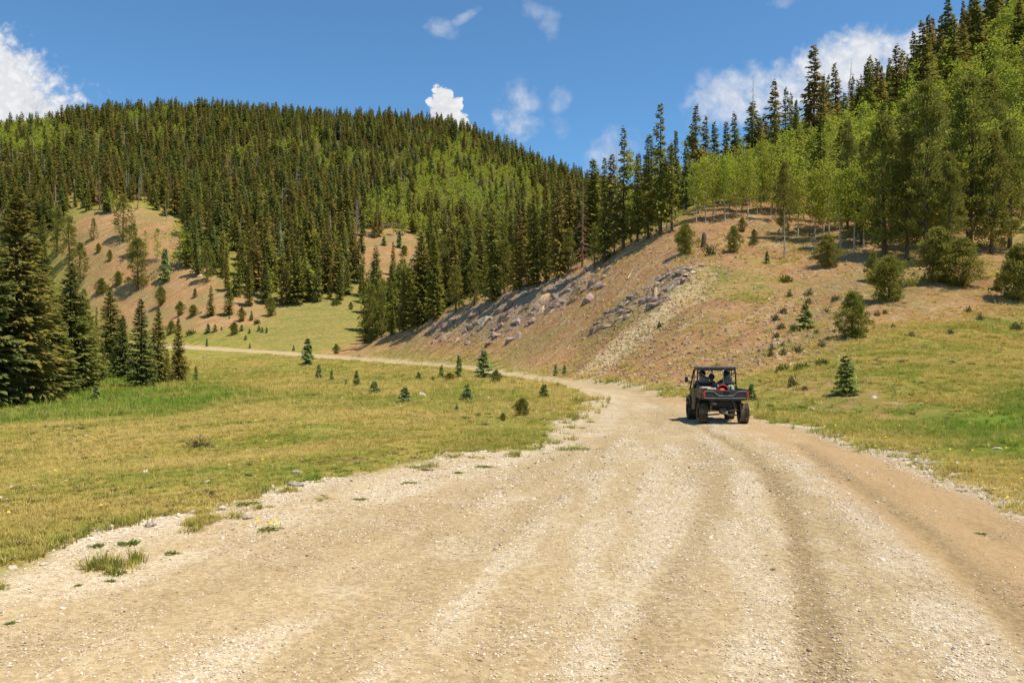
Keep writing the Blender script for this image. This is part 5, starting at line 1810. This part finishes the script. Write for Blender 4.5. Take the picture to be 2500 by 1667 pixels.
class MB:
    def __init__(self):
        self.bm = bmesh.new()

    def box(self, c, s, bev=.012, rot=None):
        m = Matrix.Translation(c) @ (rot.to_4x4() if rot else Matrix.Identity(4)) @ Matrix.Diagonal((*s, 1))
        r = bmesh.ops.create_cube(self.bm, size=1, matrix=m)
        if bev:
            ed = list({e for v in r['verts'] for e in v.link_edges})
            bmesh.ops.bevel(self.bm, geom=ed, offset=min(bev, min(s) * .4), segments=2, profile=.6, affect='EDGES')
        return self

    def bar(self, pts, r, sides=8):
        v, f = tubes([(np.array(pts, float), np.full(len(pts), r))], sides)
        vs = [self.bm.verts.new(p) for p in v]
        for q in f:
            self.bm.faces.new([vs[i] for i in q])
        self.bm.faces.new(vs[:sides][::-1])
        self.bm.faces.new(vs[-sides:])
        return self

    def prism(self, prof, x0, x1):
        """profile in (y, z), pushed out along x"""
        a = [self.bm.verts.new((x0, *p)) for p in prof]
        b = [self.bm.verts.new((x1, *p)) for p in prof]
        n = len(prof)
        self.bm.faces.new(a)
        self.bm.faces.new(b[::-1])
        for i in range(n):
            self.bm.faces.new((a[(i + 1) % n], a[i], b[i], b[(i + 1) % n]))
        return self

    def lathe(self, prof, c, segs=28):
        """profile (radius, x) round an axle along x"""
        rings = []
        for k in range(segs):
            t = k / segs * 2 * math.pi
            rings.append([self.bm.verts.new((c[0] + px_, c[1] + r_ * math.cos(t), c[2] + r_ * math.sin(t))) for r_, px_ in prof])
        for k in range(segs):
            a, b = rings[k], rings[(k + 1) % segs]
            for i in range(len(prof) - 1):
                self.bm.faces.new((a[i], a[i + 1], b[i + 1], b[i]))
        return self

    def ball(self, c, r, sx=1, sy=1, sz=1, sub=2):
        bmesh.ops.create_icosphere(self.bm, subdivisions=sub, radius=r, matrix=Matrix.Translation(c) @ Matrix.Diagonal((sx, sy, sz, 1)))
        return self

    def build(self, name, mat, parent, smooth=False):
        bmesh.ops.recalc_face_normals(self.bm, faces=self.bm.faces)
        me = bpy.data.meshes.new(name)
        self.bm.to_mesh(me)
        self.bm.free()
        me.materials.append(mat)
        if smooth:
            me.polygons.foreach_set('use_smooth', np.ones(len(me.polygons), bool))
        return link(name, me, parent)


UX, UY = (1764 - 1250) / FOC * 26.3, 26.3
utv = bpy.data.objects.new('utility_vehicle', None)
COL.objects.link(utv)
utv.location = (UX, UY, float(Z(UX, UY)) + .005)
utv.rotation_euler = (0, 0, R(-3.0))
utv.scale = (.955, 1, 1)
tag(utv, 'dark grey open side-by-side utility vehicle with cargo bed driving away on the gravel road', 'utility vehicle')

# wheels
HW = .70                                # half track
for (wx, wy) in ((-HW, 0), (HW, 0), (-HW, 2.06), (HW, 2.06)):
    mb = MB()
    rr, tw_ = .33, .15
    mb.lathe([(.18, -tw_ * .8), (.25, -tw_ * 1.0), (.295, -tw_), (.312, -tw_ * .8), (.315, 0), (.312, tw_ * .8), (.295, tw_), (.25, tw_), (.18, tw_ * .8)], (wx, wy, rr), 32)
    for k in range(22):                 # tread lugs, two staggered rows and the shoulders
        for j, (lx, off) in enumerate(((-.115, 0), (-.045, .5), (.045, 0), (.115, .5))):
            t = (k + off) / 22 * 2 * math.pi
            c = Vector((wx + lx, wy + .318 * math.cos(t), rr + .318 * math.sin(t)))
            mb.box(c, (.062, .045, .03), 0, Matrix.Rotation(t - math.pi / 2, 3, 'X') @ Matrix.Rotation((.35 if j < 2 else -.35), 3, 'Z'))
    wheel = mb.build('wheel', M_tyre, utv)
    mb = MB()
    s = 1 if wx > 0 else -1
    mb.lathe([(.185, -tw_ * .8 * s), (.17, tw_ * .2 * s), (.16, tw_ * .55 * s), (.07, tw_ * .5 * s), (.05, tw_ * .75 * s), (.001, tw_ * .75 * s)], (wx, wy, rr), 20)
    mb.build('rim', M_blk, wheel, True)

# cargo bed
BX = .755
mb = MB()
mb.box((0, .22, .835), (2 * BX - .04, 1.36, .05), .02)                     # floor
for s in (-1, 1):
    mb.box((s * (BX - .03), .22, .97), (.055, 1.36, .27), .02)             # side walls
    mb.box((s * (BX - .01), .22, 1.105), (.085, 1.38, .04), .015)          # rails
    mb.box((s * (BX - .01), .0, .90), (.07, .5, .14), .03)                 # wheel arch skirt
mb.box((0, .90, 1.02), (2 * BX - .06, .05, .36), .015)                     # front wall
mb.build('cargo_bed', M_body, utv)
mb = MB()
mb.box((0, -.49, .965), (2 * BX - .02, .06, .27), .025)
tg = mb.build('tailgate', M_body, utv)
mb = MB()                                                                   # pressed ribs of the tailgate
for s in (-1, 1):
    mb.bar([(s * .70, -.524, 1.065), (s * .42, -.526, 1.065), (s * .24, -.528, .925)], .009, 6)
mb.bar([(-.25, -.530, .922), (.25, -.530, .922)], .013, 6)
mb.bar([(-.73, -.526, .842), (.73, -.526, .842)], .010, 6)
mb.build('rib', M_trim, tg)
mb = MB()
mb.box((.02, -.527, 1.02), (.22, .02, .11), .01)
mb.box((.02, -.541, .985), (.15, .015, .018), .004)
mb.box((.02, -.541, 1.03), (.15, .015, .018), .004)
mb.build('latch', M_blk, tg)
for s in (-1, 1):
    mb = MB()
    mb.box((s * .725, -.525, .962), (.062, .03, .19), .012)
    mb.build('taillight', M_red, utv)
mb = MB()
mb.box((0, -.47, .80), (1.2, .05, .06), .015)
mb.build('bumper', M_body, utv)

# cab: lower body, doors, fenders
mb = MB()
mb.box((0, 1.62, .50), (1.10, 1.5, .34), .05)
mb.box((0, 2.55, .86), (1.24, .72, .34), .10)                             # hood
mb.box((0, 2.12, .98), (1.30, .30, .20), .06)                             # dashboard
mb.build('body', M_body, utv)
for s in (-1, 1):
    mb = MB()
    mb.prism([(1.0, .40), (.98, .80), (1.02, 1.10), (1.35, 1.16), (2.0, 1.06), (2.1, .60), (1.9, .36)], s * .70, s * .775)
    mb.build('door', M_body, utv)
    mb = MB()
    mb.prism([(.72, .86), (.86, .80), (.95, .44), (1.0, .44), (1.02, 1.06), (.72, 1.10)], s * .64, s * .76)
    mb.build('side_panel', M_body, utv)
    mb = MB()
    mb.prism([(1.62, .56), (1.72, .78), (2.06, .86), (2.42, .78), (2.5, .60), (2.4, .58), (2.32, .70), (2.06, .76), (1.82, .70), (1.74, .54)], s * .56, s * .83)
    mb.build('fender', M_body, utv)
    mb = MB()
    mb.prism([(-.42, .80), (-.30, .84), (0, .85), (.4, .78), (.46, .60), (.42, .60), (.32, .74), (0, .80), (-.34, .77)], s * .55, s * .74)
    mb.build('mud_guard', M_blk, utv)

# roll cage and roof
mb = MB()
CX = .665
for s in (-1, 1):
    mb.bar([(s * (CX + .03), .93, .84), (s * (CX + .02), .95, 1.20), (s * CX, 1.0, 1.74), (s * (CX - .04), 1.03, 1.80)], .027)
    mb.bar([(s * (CX + .06), 2.25, 1.02), (s * (CX + .03), 2.12, 1.25), (s * (CX - .01), 1.86, 1.70), (s * (CX - .04), 1.75, 1.79)], .027)
    mb.bar([(s * (CX - .04), 1.0, 1.79), (s * (CX - .04), 1.78, 1.79)], .026)
    mb.bar([(s * (CX + .04), 1.62, 1.06), (s * (CX + .0), 1.60, 1.76)], .018)
mb.bar([(-CX, 1.01, 1.77), (CX, 1.01, 1.77)], .027)
mb.bar([(-CX + .03, 1.78, 1.78), (CX - .03, 1.78, 1.78)], .026)
mb.bar([(-CX, .97, 1.30), (CX, .97, 1.30)], .022)
mb.bar([(-CX + .02, .985, 1.66), (-.05, .955, 1.32)], .027)
mb.bar([(CX - .02, .985, 1.66), (.05, .955, 1.32)], .027)
mb.build('roll_cage', M_blk, utv, True)
mb = MB()
mb.box((0, 1.42, 1.838), (1.36, .94, .035), .015)
rf = mb.build('roof', M_roof, utv)
mb = MB()
mb.box((0, .965, 1.775), (1.36, .03, .105), .01)
mb.build('rear_valance', M_roof, rf)
mb = MB()
mb.box((0, .944, 1.832), (1.34, .02, .022), .004)
mb.build('edge_strip', M_trim, rf)
for bx_ in (-.58, -.26, .30, .58):
    mb = MB()
    mb.ball((bx_, .948, 1.765), .014, sub=1)
    mb.build('bolt', M_steel, rf)
# seats and headrests
mb = MB()
mb.box((0, 1.50, .78), (1.22, .46, .16), .05)
mb.box((0, 1.26, 1.05), (1.24, .12, .46), .05, Matrix.Rotation(R(10), 3, 'X'))
seat = mb.build('bench_seat', M_dkseat, utv)
for hx_ in (-.40, .43):
    mb = MB()
    mb.box((hx_, 1.19, 1.42), (.34, .10, .20), .05, Matrix.Rotation(R(8), 3, 'X'))
    mb.build('headrest', M_seat, seat)
mb = MB()
v_, f_ = tubes([(np.array([(-.40 + .18 * math.cos(t), 1.86 + .06 * math.sin(t), 1.10 + .17 * math.sin(t)) for t in np.linspace(0, 2 * math.pi, 20)]), np.full(20, .016))], 6)
mb.bar([(-.40, 2.1, .98), (-.40, 1.87, 1.10)], .02)
sw_ = mb.build('steering_column', M_blk, utv)
link('steering_wheel', mesh_np('steering_wheel', v_, f_, M_blk, True), sw_)
# mirror
mb = MB()
mb.box((-.89, 2.02, 1.40), (.115, .07, .20), .03)
mi = mb.build('mirror', M_blk, utv)
mb = MB()
mb.bar([(-.84, 2.02, 1.33), (-.70, 2.06, 1.27)], .016, 6)
mb.build('mirror_arm', M_blk, mi)
# whip pole with white tip
mb = MB()
mb.bar([(.225, .90, 1.02), (.225, .90, 1.70)], .009, 6)
po = mb.build('whip_pole', M_steel, utv)
mb = MB()
mb.ball((.225, .90, 1.715), .022)
mb.build('tip', M_wht, po)
# running gear
mb = MB()
mb.box((0, .55, .62), (.62, 1.2, .26), .06)
mb.box((0, -.10, .66), (.56, .34, .20), .05)
mb.box((0, -.24, .70), (.36, .10, .14), .03)
mb.build('frame', M_blk, utv)
mb = MB()
mb.box((0, .02, .40), (.20, .30, .22), .06)
mb.ball((.0, -.12, .40), .085)
mb.build('differential', M_mud, utv, True)
for s in (-1, 1):
    mb = MB()
    mb.bar([(s * .10, .03, .40), (s * .40, 0, .43), (s * .60, 0, .42)], .020)
    mb.bar([(s * .12, -.10, .30), (s * .60, -.02, .26)], .024)
    mb.bar([(s * .12, .14, .30), (s * .60, .02, .26)], .022)
    mb.build('suspension_arm', M_steel, utv, True)
    mb = MB()
    for q in range(7):
        mb.lathe([(.001, -.001), (.052, 0), (.052, .022), (.001, .023)], (0, 0, 0), 10) if False else None
    mb.bar([(s * .30, -.06, .82), (s * .47, -.05, .36)], .022)
    sh = mb.build('shock_absorber', M_steel, utv, True)
    a, b = np.array([s * .31, -.06, .79]), np.array([s * .41, -.055, .52])
    t = np.linspace(0, 1, 64)
    ax = unit(b - a)
    e1 = unit(np.cross(ax, [0, 1, 0]))
    e2 = np.cross(ax, e1)
    pts = a + (b - a) * t[:, None] + (e1 * np.cos(t * 40)[:, None] + e2 * np.sin(t * 40)[:, None]) * .048
    v_, f_ = tubes([(pts, np.full(64, .011))], 5)
    link('spring', mesh_np('spring', v_, f_, M_mud, True), sh)
mb = MB()
mb.box((.02, -.38, .36), (.07, .30, .07), .01)
mb.box((.02, -.55, .345), (.06, .10, .025), .008)
hi = mb.build('hitch', M_steel, utv)
mb = MB()
mb.ball((.02, -.57, .395), .03)
mb.build('hitch_ball', M_steel, hi, True)
mb = MB()
mb.bar([(-.32, -.30, .66), (-.32, .25, .66)], .06, 10)
mb.build('exhaust', M_mud, utv, True)

# ---------------------------------------------------------------- things carried in the bed
def thing(name, label, cat, loc, group=None):
    o = bpy.data.objects.new(name, None)
    COL.objects.link(o)
    o.matrix_world = utv_m @ Matrix.Translation(loc)
    return tag(o, label, cat, group)


utv_m = Matrix.Translation(utv.location) @ Matrix.Rotation(R(-3.0), 4, 'Z')
M_org = plain('orange_red_cloth', (0.72, 0.10, 0.03), .7, var=.15)
M_rd2 = plain('deep_red_cloth', (0.50, 0.015, 0.02), .7, var=.15)
M_grn = plain('sage_green_cloth', (0.30, 0.38, 0.21), .75, var=.12)
M_tan = plain('tan_cardboard', (0.58, 0.40, 0.22), .8, var=.15)
M_strap = plain('dark_strap', (0.02, 0.03, 0.02), .7)

t = thing('red_bucket', 'orange red bucket lying open towards the camera in the cargo bed', 'bucket', (-.03, -.16, .862))
mb = MB()
prof = [(.001, .30), (.13, .30), (.165, -.02), (.178, -.04), (.178, -.06), (.158, -.06), (.120, .27), (.001, .27)]
segs = 26
for a_, b_ in [(k / segs * 2 * math.pi, (k + 1) / segs * 2 * math.pi) for k in range(segs)]:
    for (r0, y0), (r1, y1) in zip(prof[:-1], prof[1:]):
        q = [mb.bm.verts.new((r_ * math.cos(g_), y_, .235 + r_ * math.sin(g_))) for r_, y_, g_ in ((r0, y0, a_), (r1, y1, a_), (r1, y1, b_), (r0, y0, b_))]
        mb.bm.faces.new(q)
bmesh.ops.remove_doubles(mb.bm, verts=mb.bm.verts, dist=.0004)
mb.build('bucket_wall', M_rd2, t, True)
mb = MB()
mb.ball((-.03, .0, .20), .13, 1, .55, .9, 3)
for v_ in mb.bm.verts:
    v_.co += Vector((.012 * math.sin(v_.co.z * 60), 0, .012 * math.sin(v_.co.x * 70)))
mb.build('cloth_filling', M_org, t, True)
mb = MB()
v_, f_ = tubes([(np.array([(.172 * math.cos(g_), -.05, .235 + .172 * math.sin(g_)) for g_ in np.linspace(0, 2 * math.pi, 30)]), np.full(30, .013))], 6)
link('rim', mesh_np('rim', v_, f_, M_org, True), t)
mb.bm.free()

t = thing('green_bag', 'sage green bag with dark straps standing in the cargo bed', 'bag', (.255, -.05, .862))
mb = MB()
mb.box((0, 0, .20), (.25, .28, .40), .07)
for v_ in mb.bm.verts:
    if v_.co.z > .25:
        k = (v_.co.z - .25) / .15
        v_.co.x *= 1 - .35 * k
        v_.co.y *= 1 - .3 * k
mb.build('bag_body', M_grn, t, True)
mb = MB()
mb.box((-.02, -.128, .21), (.03, .03, .36), .005)
mb.box((0, -.133, .24), (.25, .02, .022), .004)
mb.build('strap', M_strap, t)
mb = MB()
for s in (-1, 1):
    mb.box((s * .06, -.142, .10), (.09, .012, .14), .01)
mb.build('pocket', M_grn, t)

for (lx, ly, w_, h_, lab, ang) in ((-.56, .05, .30, .305, 'tan cardboard box at the left in the cargo bed, the taller one', 0.1), (-.40, -.22, .28, .275, 'tan open carton behind the tailgate, beside the taller tan box', -.15)):
    t = thing('carton', lab, 'box', (lx, ly, .862), 'cartons in the cargo bed')
    t.rotation_euler[2] += ang
    mb = MB()
    for sx_, sy_, sz_, c in ((w_, .012, h_, (0, -.12, h_ / 2)), (w_, .012, h_, (0, .12, h_ / 2)), (.012, .228, h_, (-w_ / 2 + .006, 0, h_ / 2)), (.012, .228, h_, (w_ / 2 - .006, 0, h_ / 2)), (w_ - .03, .22, .012, (0, 0, .006))):
        mb.box(c, (sx_, sy_, sz_), 0)
    mb.build('wall', M_tan, t)
    for s in (-1, 1):
        mb = MB()
        mb.box((0, s * .165, h_ + .012), (w_, .09, .008), 0, Matrix.Rotation(-s * R(14), 3, 'X'))
        mb.build('flap', M_tan, t)
t = thing('tool_case', 'dark blue case lying between the cartons and the red bucket', 'case', (-.26, .45, .862))
mb = MB()
mb.box((0, 0, .15), (.34, .30, .30), .03)
mb.build('case_body', plain('dark_blue_plastic', (.02, .025, .05), .5), t)
mb = MB()
mb.bar([(-.08, -.15, .24), (-.08, -.19, .24), (.08, -.19, .24), (.08, -.15, .24)], .012, 6)
mb.build('handle', M_strap, t)
t = thing('cool_box', 'white lidded cool box near the front wall of the cargo bed', 'cool box', (.0, .62, .862))
mb = MB()
mb.box((0, 0, .19), (.40, .28, .38), .03)
mb.build('box_body', plain('navy_plastic', (.02, .03, .07), .45), t)
mb = MB()
mb.box((0, 0, .405), (.41, .29, .05), .015)
mb.build('lid', M_dkseat, t)
mb = MB()
for s in (-1, 1):
    mb.box((s * .05, -.152, .36), (.05, .02, .05), .008)
mb.build('latch', M_wht, t)

# ---------------------------------------------------------------- people
M_skin = plain('skin', (0.46, 0.27, 0.19), .6, var=.06)
M_hair = plain('dark_brown_hair', (0.045, 0.028, 0.020), .8, var=.3, vscale=40)
M_cap = plain('black_cap', (0.012, 0.012, 0.016), .8, var=.1)
M_jk = [plain('dark_jacket', (0.025, 0.03, 0.05), .8), plain('maroon_jacket', (0.14, 0.02, 0.025), .8), plain('black_jacket', (0.02, 0.02, 0.022), .8)]
M_jean = plain('jeans', (0.05, 0.06, 0.10), .85)


def skinned(name, chains, mat, parent, sub=1):
    """chains: list of lists of (x, y, z, radius); a chain may start at an existing vertex by giving its key"""
    me = bpy.data.meshes.new(name)
    bm = bmesh.new()
    lay = bm.verts.layers.skin.verify()
    keys = {}
    first = None
    for ch in chains:
        prev = None
        for it in ch:
            if isinstance(it, str):
                prev = keys[it]
                continue
            key = None
            if len(it) == 5:
                key = it[4]
            v = bm.verts.new(it[:3])
            v[lay].radius = (it[3], it[3])
            if first is None:
                first = v
                v[lay].use_root = True
            if key:
                keys[key] = v
            if prev:
                bm.edges.new((prev, v))
            prev = v
    bm.to_mesh(me)
    bm.free()
    me.materials.append(mat)
    o = link(name, me, parent)
    m = o.modifiers.new('skin', 'SKIN')
    m.use_smooth_shade = True
    s = o.modifiers.new('smooth', 'SUBSURF')
    s.levels = s.render_levels = sub
    return o


def hand(key, w, d, s):
    """five unequal bent fingers and a thumb from the palm; d = pointing direction, s = thumb side"""
    w, d = np.array(w), np.array(d) / np.linalg.norm(d)
    side = np.cross(d, [0, 0, 1.0])
    side = side / np.linalg.norm(side)
    down = np.array([0, 0, -1.0])
    ch = [[key, (*(w + d * .05), .026, key + 'p')]]
    for k, (o_, ln) in enumerate(((-.027, .062), (-.009, .075), (.009, .070), (.027, .055))):
        p0 = w + d * .085 + side * o_
        ch.append([key + 'p', (*p0, .0095), (*(p0 + d * ln * .45 + down * .012), .0085), (*(p0 + d * ln * .6 + down * .045), .0075)])
    q = w + d * .045 + side * s * .035
    ch.append([key + 'p', (*q, .011), (*(q + side * s * .02 + d * .03), .009), (*(q + side * s * .01 + d * .055 + down * .015), .008)])
    return ch


def person(label, loc, jk, head_mat, hat, wheel=False, scale=1.0, hairtop=False):
    p = thing('person', label, 'person', loc, 'people riding in the utility vehicle')
    p.scale = (scale,) * 3
    # seated: hip at the origin, facing +y
    arm = [(.30, .22), (.30, .22)]
    chains = [[(0, 0, .06, .15, 'hip'), (0, -.03, .20, .145), (0, -.05, .36, .165, 'chest'), (0, -.05, .47, .12, 'shl'), (0, -.035, .56, .058, 'neck'), (0, -.02, .64, .075), (0, -.01, .71, .098), (0, -.015, .78, .094), (0, -.015, .835, .055)]]
    nose = [(0, .105, .695, .016)]
    for s in (-1, 1):
        hnd = (s * .16, .44, .30) if wheel else (s * .14, .36, .13)
        chains.append(['shl', (s * .19, -.05, .45, .070), (s * .25, .05, .24, .050), (s * .21, .24, .20, .042), (*hnd, .030, 'w%d' % s)])
        chains += hand('w%d' % s, hnd, (0, 1, .25) if wheel else (-s * .2, 1, -.1), -s)
        chains.append(['hip', (s * .11, .10, .06, .095), (s * .14, .44, .09, .068), (s * .14, .50, -.18, .055), (s * .14, .47, -.36, .042), (s * .14, .60, -.40, .038)])
    body = skinned('body', chains, M_skin, p)
    jc = [[(0, 0, .10, .158, 'h'), (0, -.03, .22, .158), (0, -.05, .37, .178), (0, -.05, .48, .128, 's'), (0, -.04, .545, .068)]]
    for s in (-1, 1):
        hnd = (s * .165, .40, .285) if wheel else (s * .15, .32, .135)
        jc.append(['s', (s * .19, -.05, .45, .082), (s * .25, .05, .24, .062), (s * .21, .24, .20, .053), (*hnd, .042)])
    skinned('jacket', jc, jk, p)
    tr = [[(0, 0, .05, .155, 'h'), (0, 0, .12, .15)]]
    for s in (-1, 1):
        tr.append(['h', (s * .11, .10, .06, .105), (s * .14, .44, .09, .078), (s * .14, .50, -.18, .065), (s * .14, .47, -.33, .052)])
    skinned('trousers', tr, M_jean, p)
    mb = MB()
    mb.ball((0, .097, .70), .017, .8, 1.2, 1.3)
    for s in (-1, 1):
        mb.ball((s * .10, -.01, .70), .022, .5, .9, 1.5)
    mb.build('face', M_skin, p, True)
    mb = MB()
    for s in (-1, 1):
        mb.ball((s * .036, .083, .725), .013, 1, .6, .7)
    mb.build('eye', M_cap, p, True)
    mb = MB()
    mb.ball((0, .082, .655), .022, 1.2, .5, .3)
    mb.build('mouth', plain('lips', (.40, .16, .13), .5), p, True)
    mb = MB()
    bmesh.ops.create_uvsphere(mb.bm, u_segments=20, v_segments=12, radius=1, matrix=Matrix.Translation((0, -.022, .735)) @ Matrix.Diagonal((.110, .118, .132, 1)))
    for v_ in list(mb.bm.verts):
        if v_.co.z < .66 and not hairtop or (v_.co.y > .055 and v_.co.z < .755) or v_.co.z < .62:
            mb.bm.verts.remove(v_)
    mb.build('hair', head_mat, p, True)
    if hat:
        mb = MB()
        bmesh.ops.create_uvsphere(mb.bm, u_segments=20, v_segments=12, radius=1, matrix=Matrix.Translation((0, -.018, .765)) @ Matrix.Diagonal((.118, .126, .115, 1)))
        for v_ in list(mb.bm.verts):
            if v_.co.z < .735:
                mb.bm.verts.remove(v_)
        mb.box((0, .13, .745), (.15, .12, .012), .004)
        mb.build('cap', M_cap, p, True)
    return p


person('person at the left driving, dark jacket and round black cap, seen from behind', (-.40, 1.44, .86), M_jk[0], M_hair, True, True)
person('smaller person in the middle with dark brown hair, seen from behind', (-.09, 1.40, .82), M_jk[1], M_hair, False, False, .93, True)
person('person at the right in black cap, half hidden by the roll cage', (.42, 1.46, .85), M_jk[2], M_hair, True)
